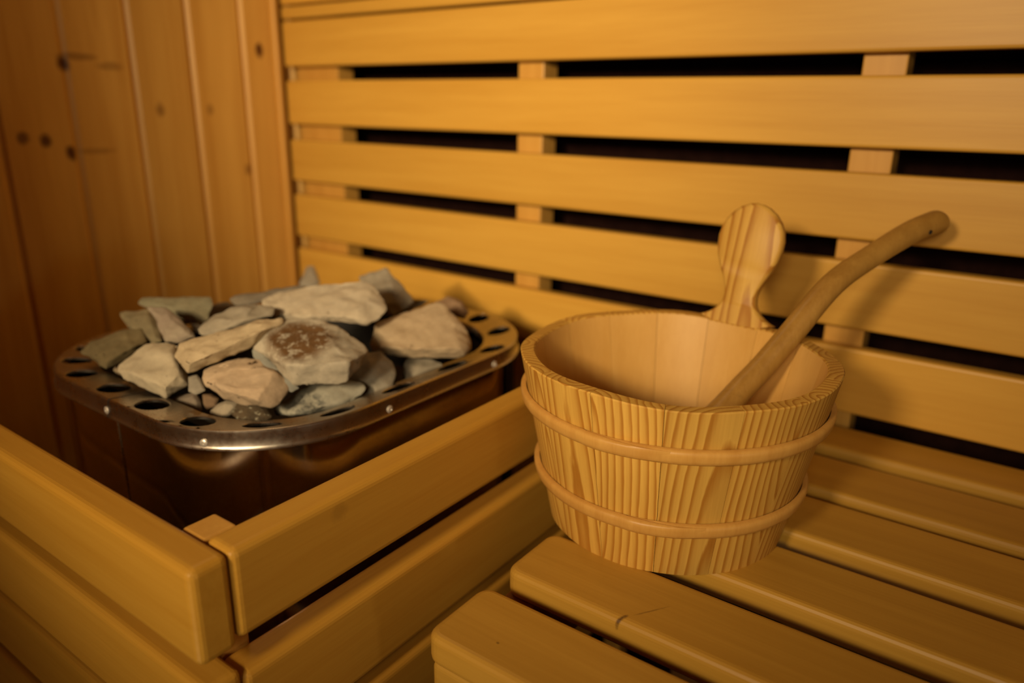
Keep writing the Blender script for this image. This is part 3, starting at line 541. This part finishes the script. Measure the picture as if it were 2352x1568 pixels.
('thin grey sliver of stone behind the top of the pile','dark',[[-0.818,-0.4736,-0.2369],[-0.8067,-0.4566,-0.2314],[-0.7734,-0.4243,-0.2259],[-0.7534,-0.4038,-0.2219],[-0.7522,-0.4124,-0.2278],[-0.7822,-0.446,-0.2354],[-0.7849,-0.4574,-0.2412],[-0.804,-0.4735,-0.2428],[-0.801,-0.4651,-0.2342],[-0.794,-0.4546,-0.2308],[-0.7735,-0.4347,-0.2274],[-0.7612,-0.4221,-0.2249],[-0.7604,-0.4274,-0.2285],[-0.7788,-0.4481,-0.2332],[-0.7805,-0.4551,-0.2368],[-0.7923,-0.4651,-0.2378],[-0.815,-0.461,-0.2377],[-0.8068,-0.4486,-0.2337],[-0.7826,-0.4252,-0.2297],[-0.7681,-0.4104,-0.2268],[-0.7672,-0.4166,-0.2311],[-0.789,-0.4409,-0.2366],[-0.791,-0.4492,-0.2408],[-0.8049,-0.4609,-0.242],[-0.807,-0.4494,-0.2372],[-0.7889,-0.4295,-0.2328],[-0.7803,-0.4247,-0.2335],[-0.7936,-0.4428,-0.239]]),
('small blurred grey spike of stone at the very back','grey2',[[-0.9872,-0.2338,-0.2878],[-1.0,-0.2044,-0.2639],[-0.9914,-0.1981,-0.2637],[-0.9582,-0.2107,-0.2862],[-0.9645,-0.2278,-0.2939],[-0.9796,-0.2306,-0.2831],[-0.9875,-0.2124,-0.2684],[-0.9822,-0.2086,-0.2683],[-0.9616,-0.2163,-0.2821],[-0.9655,-0.2269,-0.2869],[-0.9926,-0.2228,-0.2876],[-1.0017,-0.2016,-0.2702],[-0.9955,-0.197,-0.2701],[-0.9715,-0.206,-0.2863],[-0.9761,-0.2184,-0.292],[-0.9935,-0.2143,-0.2857],[-0.9951,-0.1999,-0.276],[-0.9843,-0.2118,-0.2882]]),
('brownish stone peeking out behind the peaked tan boulder','brown',[[-0.6795,-0.2454,-0.2637],[-0.6696,-0.2277,-0.2571],[-0.6476,-0.2214,-0.2627],[-0.6312,-0.2286,-0.274],[-0.6297,-0.2403,-0.2816],[-0.6453,-0.2468,-0.279],[-0.6636,-0.2468,-0.2641],[-0.6576,-0.2359,-0.2601],[-0.6441,-0.2321,-0.2635],[-0.6339,-0.2365,-0.2705],[-0.6329,-0.2437,-0.2752],[-0.6426,-0.2478,-0.2736],[-0.6782,-0.2346,-0.2681],[-0.671,-0.2218,-0.2634],[-0.6551,-0.2172,-0.2674],[-0.6432,-0.2224,-0.2757],[-0.6421,-0.2308,-0.2812],[-0.6535,-0.2356,-0.2793],[-0.6718,-0.2278,-0.2713],[-0.659,-0.2181,-0.2709],[-0.6517,-0.2257,-0.2787]]),
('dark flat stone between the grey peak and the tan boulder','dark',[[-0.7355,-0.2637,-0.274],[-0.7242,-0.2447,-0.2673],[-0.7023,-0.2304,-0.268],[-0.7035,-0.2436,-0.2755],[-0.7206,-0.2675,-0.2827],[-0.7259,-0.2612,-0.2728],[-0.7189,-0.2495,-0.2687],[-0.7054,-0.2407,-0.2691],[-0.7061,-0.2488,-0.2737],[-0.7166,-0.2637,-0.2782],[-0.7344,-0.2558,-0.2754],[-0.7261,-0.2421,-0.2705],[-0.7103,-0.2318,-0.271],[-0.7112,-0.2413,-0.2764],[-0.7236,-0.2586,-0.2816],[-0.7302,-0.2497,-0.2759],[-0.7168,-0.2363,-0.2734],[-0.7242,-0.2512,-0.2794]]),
('upright two toned stone under the right end of the tan boulder','grey',[[-0.6049,-0.3865,-0.3252],[-0.6203,-0.3698,-0.3097],[-0.6229,-0.3604,-0.3033],[-0.6027,-0.3456,-0.3029],[-0.5848,-0.3396,-0.3067],[-0.5796,-0.3422,-0.3103],[-0.595,-0.3793,-0.325],[-0.6112,-0.3694,-0.3063],[-0.5966,-0.3696,-0.3087],[-0.6116,-0.3714,-0.3256],[-0.6228,-0.3592,-0.3143],[-0.6246,-0.3524,-0.3096],[-0.6099,-0.3417,-0.3093],[-0.5969,-0.3373,-0.3121],[-0.5931,-0.3391,-0.3147],[-0.6044,-0.3661,-0.3255],[-0.6139,-0.3595,-0.3231],[-0.621,-0.3489,-0.3141],[-0.6056,-0.3405,-0.3155],[-0.6098,-0.3566,-0.3231]]),
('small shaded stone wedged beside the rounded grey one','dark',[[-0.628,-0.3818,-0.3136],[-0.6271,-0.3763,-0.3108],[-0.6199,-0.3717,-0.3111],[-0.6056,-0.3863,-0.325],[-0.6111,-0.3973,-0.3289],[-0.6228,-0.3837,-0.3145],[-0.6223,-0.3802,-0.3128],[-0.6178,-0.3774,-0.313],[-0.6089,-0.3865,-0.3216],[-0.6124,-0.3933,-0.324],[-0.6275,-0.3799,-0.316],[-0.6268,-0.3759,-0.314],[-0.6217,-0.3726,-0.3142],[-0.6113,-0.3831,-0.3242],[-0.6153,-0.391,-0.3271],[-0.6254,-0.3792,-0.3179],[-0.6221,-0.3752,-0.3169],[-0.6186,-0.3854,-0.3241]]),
('dark brown crusty stone poking over the front rim','crust',[[-0.6649,-0.5853,-0.3145],[-0.6666,-0.5747,-0.308],[-0.6619,-0.563,-0.3034],[-0.6505,-0.5559,-0.3038],[-0.6386,-0.5572,-0.3092],[-0.6256,-0.5602,-0.3157],[-0.6291,-0.5722,-0.3208],[-0.6498,-0.5849,-0.3199],[-0.6536,-0.5824,-0.3111],[-0.6546,-0.5759,-0.3072],[-0.6517,-0.5686,-0.3043],[-0.6448,-0.5643,-0.3046],[-0.6374,-0.5651,-0.3079],[-0.6293,-0.5669,-0.3119],[-0.6315,-0.5744,-0.315],[-0.6442,-0.5822,-0.3145],[-0.6677,-0.5761,-0.3173],[-0.6688,-0.5684,-0.3126],[-0.6654,-0.5599,-0.3092],[-0.6571,-0.5547,-0.3095],[-0.6485,-0.5557,-0.3135],[-0.639,-0.5578,-0.3182],[-0.6416,-0.5665,-0.322],[-0.6567,-0.5758,-0.3213],[-0.6655,-0.5688,-0.318],[-0.6642,-0.5598,-0.3135],[-0.6548,-0.5574,-0.3159],[-0.651,-0.5634,-0.3207]]),
('small pale stone with a dark pit beside the crusty one','pale',[[-0.6918,-0.5912,-0.3165],[-0.6916,-0.5814,-0.3112],[-0.6869,-0.5732,-0.3085],[-0.6766,-0.5681,-0.3096],[-0.6718,-0.5694,-0.3122],[-0.6709,-0.5808,-0.3187],[-0.6759,-0.5903,-0.322],[-0.6853,-0.5948,-0.3209],[-0.6838,-0.5898,-0.3141],[-0.6837,-0.5837,-0.3109],[-0.6809,-0.5787,-0.3092],[-0.6745,-0.5755,-0.3099],[-0.6716,-0.5764,-0.3115],[-0.671,-0.5833,-0.3155],[-0.674,-0.5893,-0.3175],[-0.6798,-0.592,-0.3168],[-0.6946,-0.5849,-0.3187],[-0.6945,-0.5779,-0.3149],[-0.6911,-0.5719,-0.3129],[-0.6836,-0.5682,-0.3138],[-0.6801,-0.5692,-0.3156],[-0.6795,-0.5774,-0.3204],[-0.6831,-0.5843,-0.3228],[-0.69,-0.5876,-0.3219],[-0.6938,-0.5802,-0.3194],[-0.6918,-0.5729,-0.3162],[-0.6857,-0.5714,-0.3177],[-0.6874,-0.5798,-0.3217]]),
('small smooth mauve stone low by the front left rim','mauve',[[-0.7479,-0.6044,-0.313],[-0.7406,-0.5917,-0.3088],[-0.7314,-0.5819,-0.3069],[-0.7185,-0.5842,-0.3132],[-0.7069,-0.5904,-0.321],[-0.7138,-0.5992,-0.3231],[-0.7341,-0.6048,-0.3185],[-0.7352,-0.6031,-0.3117],[-0.7307,-0.5952,-0.3091],[-0.7251,-0.5892,-0.308],[-0.7171,-0.5906,-0.3118],[-0.7099,-0.5944,-0.3166],[-0.7142,-0.5999,-0.3179],[-0.7267,-0.6033,-0.315],[-0.7494,-0.5975,-0.3166],[-0.7441,-0.5883,-0.3136],[-0.7374,-0.5812,-0.3122],[-0.7281,-0.5829,-0.3168],[-0.7196,-0.5873,-0.3225],[-0.7248,-0.5937,-0.324],[-0.7395,-0.5978,-0.3206],[-0.746,-0.5924,-0.3186],[-0.7393,-0.5833,-0.3162],[-0.7294,-0.5867,-0.3219],[-0.7405,-0.5926,-0.3209]]),
('little brown stone between the mauve and the pale one','brown',[[-0.7267,-0.5766,-0.3102],[-0.7194,-0.5706,-0.3098],[-0.7083,-0.5687,-0.313],[-0.704,-0.5755,-0.3184],[-0.7087,-0.585,-0.3218],[-0.719,-0.5827,-0.3166],[-0.7193,-0.5781,-0.3109],[-0.7148,-0.5745,-0.3106],[-0.7079,-0.5733,-0.3126],[-0.7053,-0.5775,-0.3159],[-0.7081,-0.5834,-0.318],[-0.7145,-0.582,-0.3148],[-0.7271,-0.5742,-0.3133],[-0.7219,-0.57,-0.3129],[-0.7139,-0.5686,-0.3153],[-0.7108,-0.5735,-0.3192],[-0.7142,-0.5804,-0.3217],[-0.7216,-0.5787,-0.3179],[-0.7249,-0.5732,-0.3156],[-0.7175,-0.5701,-0.3167],[-0.7177,-0.5766,-0.3202]]),
('small shadowed grey stone under the chalky one','grey2',[[-0.7244,-0.5925,-0.2845],[-0.7181,-0.5855,-0.283],[-0.71,-0.5856,-0.2864],[-0.6962,-0.59,-0.2942],[-0.7011,-0.599,-0.2973],[-0.7102,-0.6015,-0.2951],[-0.716,-0.5941,-0.2855],[-0.7121,-0.5898,-0.2846],[-0.7071,-0.5899,-0.2866],[-0.6986,-0.5926,-0.2915],[-0.7016,-0.5981,-0.2934],[-0.7072,-0.5996,-0.292],[-0.7246,-0.59,-0.2878],[-0.72,-0.585,-0.2867],[-0.7142,-0.5851,-0.2891],[-0.7042,-0.5883,-0.2948],[-0.7077,-0.5947,-0.2971],[-0.7144,-0.5965,-0.2955],[-0.7218,-0.5889,-0.2904],[-0.716,-0.5862,-0.2911],[-0.7124,-0.5916,-0.2955]]),
('blue grey wedge stone tucked under the rust speckled one','bluish2',[[-0.6957,-0.5278,-0.2577],[-0.6811,-0.5296,-0.2649],[-0.6493,-0.5311,-0.2786],[-0.6224,-0.5299,-0.2884],[-0.6158,-0.53,-0.291],[-0.6198,-0.539,-0.2943],[-0.6384,-0.533,-0.284],[-0.6536,-0.53,-0.2763],[-0.6739,-0.5349,-0.2709],[-0.6856,-0.5385,-0.2682],[-0.6739,-0.5333,-0.2633],[-0.665,-0.5344,-0.2676],[-0.6455,-0.5354,-0.276],[-0.6288,-0.5346,-0.282],[-0.6247,-0.5347,-0.2836],[-0.6272,-0.5403,-0.2857],[-0.6387,-0.5366,-0.2793],[-0.6481,-0.5347,-0.2745],[-0.6606,-0.5377,-0.2713],[-0.6677,-0.5399,-0.2696],[-0.6917,-0.5235,-0.2666],[-0.6812,-0.5248,-0.2717],[-0.6582,-0.5258,-0.2817],[-0.6386,-0.5248,-0.2889],[-0.6338,-0.5249,-0.2908],[-0.6368,-0.5314,-0.2933],[-0.6503,-0.5271,-0.2856],[-0.6614,-0.525,-0.28],[-0.6761,-0.5286,-0.2761],[-0.6845,-0.5312,-0.2741],[-0.6815,-0.5224,-0.2745],[-0.6629,-0.5238,-0.2829],[-0.6493,-0.5232,-0.288],[-0.6585,-0.5245,-0.2851],[-0.6729,-0.5253,-0.2797]]),
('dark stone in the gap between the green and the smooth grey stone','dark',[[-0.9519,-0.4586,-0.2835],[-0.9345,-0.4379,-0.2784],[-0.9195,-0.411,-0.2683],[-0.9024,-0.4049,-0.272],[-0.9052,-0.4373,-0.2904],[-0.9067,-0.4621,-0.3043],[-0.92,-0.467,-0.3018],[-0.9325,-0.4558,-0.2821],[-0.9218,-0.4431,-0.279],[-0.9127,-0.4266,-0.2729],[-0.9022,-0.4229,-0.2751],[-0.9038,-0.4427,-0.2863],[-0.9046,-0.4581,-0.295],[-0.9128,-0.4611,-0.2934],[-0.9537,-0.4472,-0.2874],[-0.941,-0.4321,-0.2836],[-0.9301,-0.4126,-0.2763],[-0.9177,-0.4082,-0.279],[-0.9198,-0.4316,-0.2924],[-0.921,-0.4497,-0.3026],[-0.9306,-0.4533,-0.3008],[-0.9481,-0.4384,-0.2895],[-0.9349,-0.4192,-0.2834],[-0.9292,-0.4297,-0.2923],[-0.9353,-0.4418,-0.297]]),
('little beige stone beside the dark olive one','tan',[[-0.8849,-0.5952,-0.312],[-0.8874,-0.5888,-0.3073],[-0.8819,-0.582,-0.3057],[-0.876,-0.5887,-0.3118],[-0.8635,-0.5918,-0.3185],[-0.8735,-0.5951,-0.3164],[-0.8797,-0.5945,-0.3111],[-0.8813,-0.5905,-0.3082],[-0.8778,-0.5863,-0.3072],[-0.8742,-0.5905,-0.311],[-0.8664,-0.5924,-0.3152],[-0.8727,-0.5944,-0.3139],[-0.8866,-0.5921,-0.3133],[-0.8884,-0.5875,-0.3099],[-0.8844,-0.5826,-0.3087],[-0.8802,-0.5874,-0.3132],[-0.8711,-0.5897,-0.318],[-0.8784,-0.592,-0.3165],[-0.8859,-0.5898,-0.3139],[-0.8847,-0.5845,-0.3113],[-0.8773,-0.5885,-0.3165]])]

for lb, key, pts in ROCKS:
    o = make_stone(lb, key, pts)
    if key == 'spot':
        cn = sum((Vector(p) for p in pts), Vector()) / len(pts)
        m2 = stone('stone_rust_patch', *PAL['spot'], spots=(RUST, .42, 110, tuple(Vector((-0.6398, -0.5073, -0.2495)) - (o.location - OFF)) + (.043,)))
        o.data.materials[0] = m2
    if key == 'bluish':
        m2 = stone('stone_bluish_pitted', *PAL['bluish'], spots=((.13, .13, .11), .52, 120, tuple(Vector((-0.6200, -0.5204, -0.3167)) - (o.location - OFF)) + (.026,)))
        o.data.materials[0] = m2

# ------------------------------------------------------------------ bucket
BC = Vector((-.2767, -.3435, 0)); RB, RT, BH, BZ, TH = .1181, .1521, .1723, -.400, .0145
bk2 = thing('sauna_bucket', 'round pine sauna bucket with two wooden hoops standing on the bench', 'bucket', (BC.x, BC.y, BZ))
def rad(z): return RB + (RT - RB) * (z - BZ) / BH
NST = 15
STW = 2 * math.pi / NST
A_H = math.radians(87.0)
def add_sc(bm, rows):
    """store the solid grain coordinate"""
    lay = bm.verts.layers.float_vector.new('sc')
    bm.verts.ensure_lookup_table()
    for i, (v, c) in enumerate(rows): bm.verts[i][lay] = c
INNER_FACES = []
def stave(a_mid, height):
    bm = bmesh.new(); rows = []
    na, nz = 8, 7
    g = .0004
    def P(i, z, side, aoff=0):
        a = a_mid - STW / 2 + STW * i / na
        ro = rad(z)
        # outer face very slightly flatter than the round, so joints show
        fl = .0005 * math.cos((i / na - .5) * math.pi) - .0005
        r = ro + fl if side == 0 else ro - TH
        u = (a - a_mid) * ro
        if i == 0: a += g / (2 * ro)
        if i == na: a -= g / (2 * ro)
        return Vector((BC.x + r * math.cos(a), BC.y + r * math.sin(a), z)), (u, r - ro, z - BZ)
    def top(i):
        a = a_mid - STW / 2 + STW * i / na
        return BZ + height + .0012 * math.sin(a * 3 + 1.0) + .0009 * math.sin(a * 7 + .4)
    grid = {}
    for side in (0, 1):
        for i in range(na + 1):
            for k in range(nz + 1):
                z = BZ + (top(i) - BZ) * k / nz
                if k == nz: z -= .0012
                p, c = P(i, z, side); v = bm.verts.new(p); rows.append((v, c)); grid[side, i, k] = v
    tops = {}
    for side, sh in ((0, .0013), (1, -.0013)):
        for i in range(na + 1):
            z = top(i); p, c = P(i, z, side)
            a = math.atan2(p.y - BC.y, p.x - BC.x); p -= Vector((math.cos(a), math.sin(a), 0)) * sh
            v = bm.verts.new(p); rows.append((v, (c[0], c[1] - sh, c[2]))); tops[side, i] = v
    for i in range(na):
        for k in range(nz):
            bm.faces.new((grid[0, i, k], grid[0, i + 1, k], grid[0, i + 1, k + 1], grid[0, i, k + 1]))
            bm.faces.new((grid[1, i + 1, k], grid[1, i, k], grid[1, i, k + 1], grid[1, i + 1, k + 1])).material_index = 1
        bm.faces.new((grid[0, i, nz], grid[0, i + 1, nz], tops[0, i + 1], tops[0, i]))
        bm.faces.new((tops[0, i], tops[0, i + 1], tops[1, i + 1], tops[1, i]))
        bm.faces.new((tops[1, i], tops[1, i + 1], grid[1, i + 1, nz], grid[1, i, nz]))
        bm.faces.new((grid[0, i + 1, 0], grid[0, i, 0], grid[1, i, 0], grid[1, i + 1, 0]))
    for i in (0, na):
        for k in range(nz): bm.faces.new((grid[0, i, k], grid[0, i, k + 1], grid[1, i, k + 1], grid[1, i, k]))
        bm.faces.new((grid[0, i, nz], tops[0, i], tops[1, i], grid[1, i, nz]))
    add_sc(bm, rows)
    return bm
for k in range(1, NST):
    part('stave', stave(A_H + STW * k, BH), M_stave, bk2, smooth=30).data.materials.append(M_sanded)
part('stave', stave(A_H, BH - .001), M_stave, bk2, smooth=30).data.materials.append(M_sanded)
# paddle handle growing out of the stave at the back
def paddle():
    bm = bmesh.new(); rows = []
    half = [(-.004, .0300), (.0008, .0430), (.0028, .0375), (.006, .0315), (.011, .0255), (.016, .0215), (.021, .0190), (.028, .0180), (.036, .0192), (.046, .0230), (.058, .0290), (.070, .0338), (.082, .0362), (.092, .0365), (.102, .0347), (.112, .0300), (.120, .0232), (.126, .0150), (.1292, .0075), (.1305, .0)]
    n = Vector((math.cos(A_H), math.sin(A_H), 0)); t = Vector((-math.sin(A_H), math.cos(A_H), 0))
    sl = (RT - RB) / BH; up = (Vector((0, 0, 1)) + n * sl).normalized(); nn = t.cross(up)
    if nn.dot(n) < 0: nn = -nn
    o = Vector((BC.x, BC.y, BZ + BH)) + n * (RT - TH * .5)
    out = [(w, h) for h, w in half] + [(-w, h) for h, w in half[-2::-1]]
    hw = TH / 2
    prof = [(-hw, .0035), (-hw + .0015, .0012), (-hw + .004, 0), (hw - .004, 0), (hw - .0015, .0012), (hw, .0035)]
    rings = []
    ctr = Vector((0, .085))
    for d, ins in prof:
        ring = []
        for (u, h) in out:
            # inset towards local centre line
            ui = u - math.copysign(min(abs(u), ins), u) if abs(u) > 1e-6 else u
            hi = h - ins if h > .11 else h
            ring.append((ui, hi, d))
        rings.append(ring)
    R = [[None] * len(out) for _ in rings]
    for a, ring in enumerate(rings):
        for b_, (u, h, d) in enumerate(ring):
            v = bm.verts.new(o + t * u + up * h + nn * d); R[a][b_] = v; rows.append((v, (u, d, BH + h)))
    m = len(out)
    for a in range(len(R) - 1):
        for b_ in range(m):
            c_ = (b_ + 1) % m; bm.faces.new((R[a][b_], R[a][c_], R[a + 1][c_], R[a + 1][b_]))
    for ring, rev in ((R[0], True), (R[-1], False)):
        k = m // 2
        for i in range(k):
            q = [ring[i], ring[i + 1], ring[m - 2 - i], ring[m - 1 - i]]
            q2 = []
            for v in q:
                if v not in q2: q2.append(v)
            if len(q2) >= 3 and i + 1 <= m - 2 - i:
                try: bm.faces.new(q2 if not rev else q2[::-1])
                except ValueError: pass
    add_sc(bm, rows)
    return bm
part('handle', paddle(), M_stave, bk2, smooth=35)
bm = bmesh.new()
ring_loft(bm, [[(BC.x + r * math.cos(2 * math.pi * i / 64), BC.y + r * math.sin(2 * math.pi * i / 64), z) for i in range(64)] for r, z in ((.1040, BZ + .010), (.1055, BZ + .024))], True, True, True)
part('base', bm, M_hoop, bk2)
def hoop(zc, a_lap, lift):
    bm = bmesh.new(); n = 150; rings = []
    hh, tk = .0072, .0062
    sl = (RT - RB) / BH
    span = 2 * math.pi + .50
    for i in range(n + 1):
        f = i / n; a = a_lap + span * f
        e0 = min(1, (span * f) / .35 + .15); e1 = min(1, (span * (1 - f)) / .45 + .06)
        k = min(e0, 1) * min(e1, 1)
        ov = max(0, (span * f - 2 * math.pi) / .5)
        base = .0006 + (0.0052 * min(1, ov * 1.0 + .35) if span * f > 2 * math.pi - .02 else 0)
        if span * f < .5: base *= 1
        zz = zc + (.0006 if span * f > 2 * math.pi else 0) + lift * math.sin(a)
        ring = []
        th = tk * (k if span * f <= 2 * math.pi else max(.12, e1))
        hgt = hh * (1 if e1 >= 1 else .75 + .25 * e1)
        for c_, s_ in ((-1, 0), (-.96, .55), (-.72, .90), (-.3, 1.0), (.3, 1.0), (.72, .9), (.96, .55), (1, 0)):
            r = rad(zz + c_ * hgt) + base + s_ * th
            ring.append((BC.x + r * math.cos(a), BC.y + r * math.sin(a), zz + c_ * hgt))
        rings.append(ring)
    ring_loft(bm, rings, True, True, True)
    return bm
part('hoop', hoop(-.2705, math.radians(-95), 0), M_hoop, bk2, smooth=50)
part('hoop', hoop(-.3475, math.radians(-80), 0), M_hoop, bk2, smooth=50)

# ------------------------------------------------------------------ ladle
ld = thing('sauna_ladle', 'brown wooden ladle with a long curved handle leaning inside the bucket', 'ladle', (-.262, -.362, -.385))
pathp = [(-.2560, -.3560, -.3400, .0250, .0130), (-.2500, -.3420, -.3190, .0225, .0125), (-.2420, -.3270, -.3020, .0185, .0120), (-.2335, -.3110, -.2870, .0158, .0118), (-.2245, -.2915, -.2695, .0142, .0116), (-.2130, -.2710, -.2500, .0136, .0116),
         (-.1970, -.2446, -.2188, .0134, .0116), (-.1734, -.2022, -.1714, .0133, .0115), (-.1478, -.1500, -.1448, .0131, .0114), (-.1241, -.1010, -.1252, .0138, .0124), (-.1072, -.0650, -.1172, .0146, .0132)]
def catmull(P, n):
    out = []
    m = len(P)
    for i in range(m - 1):
        p0, p1, p2, p3 = P[max(0, i - 1)], P[i], P[i + 1], P[min(m - 1, i + 2)]
        for k in range(n):
            t = k / n
            out.append([.5 * ((2 * b) + (c - a) * t + (2 * a - 5 * b + 4 * c - d) * t * t + (3 * b - a - 3 * c + d) * t ** 3) for a, b, c, d in zip(p0, p1, p2, p3)])
    out.append(list(P[-1])); return out
def ladle_handle():
    C_ = catmull(pathp, 6)
    side = Vector((math.sin(math.radians(64)), -math.cos(math.radians(64)), 0))
    bm = bmesh.new(); rings = []
    n = 24
    pts = [Vector(c[:3]) for c in C_]
    for i, c in enumerate(C_):
        d = (pts[min(i + 1, len(pts) - 1)] - pts[max(i - 1, 0)]).normalized(); up = side.cross(d).normalized()
        rings.append([pts[i] + side * c[3] * math.cos(2 * math.pi * k / n) + up * c[4] * math.sin(2 * math.pi * k / n) for k in range(n)])
    d = (pts[-1] - pts[-2]).normalized(); up = side.cross(d).normalized()
    for f in (.3, .55, .75, .9, .97):
        e = math.sqrt(1 - f * f); rings.append([pts[-1] + d * .0125 * f + side * C_[-1][3] * e * math.cos(2 * math.pi * k / n) + up * C_[-1][4] * e * math.sin(2 * math.pi * k / n) for k in range(n)])
    ring_loft(bm, rings, True, True, True)
    return bm, pts, side
bm, lpts, lside = ladle_handle()
hd = part('handle', bm, M_ladle, ld, smooth=60)
# hanging hole near the tip
pc = lpts[-4]; dd = (lpts[-2] - lpts[-5]).normalized(); up = lside.cross(dd).normalized()
HC0 = Vector((-0.1075, -0.0891, -0.1248))
bm = bmesh.new(); HN = Vector((0.0, -1.0, 0.0)); HN = Vector((0.1161, -0.9840, 0.1348))
from mathutils.bvhtree import BVHTree
hv = BVHTree.FromPolygons([v.co + ld.location - OFF for v in hd.data.vertices], [tuple(p.vertices) for p in hd.data.polygons])
hit = hv.ray_cast(HC0 + HN * .2, -HN, .5)
HC = hit[0] if hit[0] is not None else HC0
HN = (hit[1] if hit[1].dot(HN) > 0 else -hit[1]) if hit[0] is not None else HN
def hole_ring(r, h):
    a1 = dd; a2 = HN.cross(dd).normalized()
    return [HC + HN * h + a1 * r * math.cos(2 * math.pi * k / 16) + a2 * r * math.sin(2 * math.pi * k / 16) for k in range(16)]
ring_loft(bm, [hole_ring(.0024, -.003), hole_ring(.0024, .0007), hole_ring(.0019, .0007), hole_ring(.0019, .0005)], True, True, True)
part('hanging_hole', bm, M_hole, hd)
# bowl: an oval cup lying on the bottom of the bucket
bm = bmesh.new()
bc = Vector((-.268, -.374, -.376)); rings = []
ux, uy = Vector((math.cos(math.radians(64)), math.sin(math.radians(64)), 0)), Vector((-math.sin(math.radians(64)), math.cos(math.radians(64)), 0))
for r, z in ((.020, 0), (.034, .004), (.044, .016), (.047, .032), (.048, .046), (.0465, .0475), (.0435, .046), (.041, .030), (.034, .014), (.016, .008)):
    rings.append([bc + ux * r * 1.12 * math.cos(2 * math.pi * k / 40) + uy * r * math.sin(2 * math.pi * k / 40) + Vector((0, 0, z + .0015)) for k in range(40)])
ring_loft(bm, rings, True, True, True)
part('bowl', bm, M_ladle, ld, smooth=50)

# ------------------------------------------------------------------ camera
F_PX = 1718.69
R0 = Vector((0.807930, 0.589124, 0.013499)); R1 = Vector((0.188596, -0.236805, -0.953076)); R2 = Vector((-0.558283, 0.772565, -0.302429))
cam = bpy.data.cameras.new('camera'); co = bpy.data.objects.new('camera', cam); COL.objects.link(co)
M = Matrix(((R0.x, -R1.x, -R2.x, 0), (R0.y, -R1.y, -R2.y, 0), (R0.z, -R1.z, -R2.z, 0), (0, 0, 0, 1)))
co.matrix_world = Matrix.Translation(Vector((0, -1, 0)) + OFF) @ M
cam.sensor_width = 36.0; cam.sensor_fit = 'HORIZONTAL'; cam.lens = F_PX / 2352 * 36.0
cam.clip_start = .02
cam.dof.use_dof = True; cam.dof.focus_distance = .64; cam.dof.aperture_fstop = 2.5
SC.camera = co

# ------------------------------------------------------------------ light
def area(name, loc, target, w, h, power, col, spread=None):
    l = bpy.data.lights.new(name, 'AREA'); l.shape = 'RECTANGLE'; l.size = w; l.size_y = h; l.energy = power; l.color = col
    if spread: l.spread = spread
    o = bpy.data.objects.new(name, l); COL.objects.link(o); o.location = Vector(loc) + OFF
    d = Vector(target) - Vector(loc); o.rotation_euler = d.to_track_quat('-Z', 'Y').to_euler(); return o
def lamp(name, kind, loc, power, col, radius, target=None, cone=None):
    l = bpy.data.lights.new(name, kind); l.energy = power; l.color = col; l.shadow_soft_size = radius
    o = bpy.data.objects.new(name, l); COL.objects.link(o); o.location = Vector(loc) + OFF
    if kind == 'SPOT':
        l.spot_size = math.radians(cone); l.spot_blend = 1.0
        o.rotation_euler = (Vector(target) - Vector(loc)).to_track_quat('-Z', 'Y').to_euler()
    return o
lamp('hall_spot_lamp', 'SPOT', (-.20, -1.95, .40), 96, (1, .745, .44), .10, (-.65, 0, -.05), 55)
lamp('left_wall_fill_spot', 'SPOT', (-.19, -1.95, .30), 92, (1, .75, .44), .045, (-.95, 0, .05), 42)  # unseen spot added to lift the left wall and corner
lamp('side_fill_spot', 'SPOT', (.25, -1.95, .30), 48, (1, .79, .50), .15, (-.33, 0, -.12), 52)  # unseen spot added to brighten the bucket's right side
lamp('corner_fill_light', 'POINT', (-1.1, -.3, .80), 2.2, (1, .80, .48), .06)  # added overhead fill without a fixture, lifts stones and top faces
lamp('low_fill_light', 'POINT', (-.35, -1.25, -.80), 1.3, (1, .80, .45), .06)  # added fill near the floor, brightens guard and bench fronts
lamp('bench_fill_light', 'POINT', (1.3, -1.0, -.2), 4, (1, .86, .64), .08)  # added fill without a fixture, for the right end of the bench

wd = bpy.data.worlds.new('world'); SC.world = wd; wd.use_nodes = True
wd.node_tree.nodes['Background'].inputs[0].default_value = (1, .62, .3, 1); wd.node_tree.nodes['Background'].inputs[1].default_value = .0
SC.cycles.max_bounces = 8; SC.cycles.caustics_reflective = False; SC.cycles.caustics_refractive = False
SC.view_settings.view_transform = 'Standard'; SC.view_settings.look = 'None'; SC.view_settings.gamma = 1.0
SC.view_settings.use_curve_mapping = False
SC.view_settings.exposure = 0.0
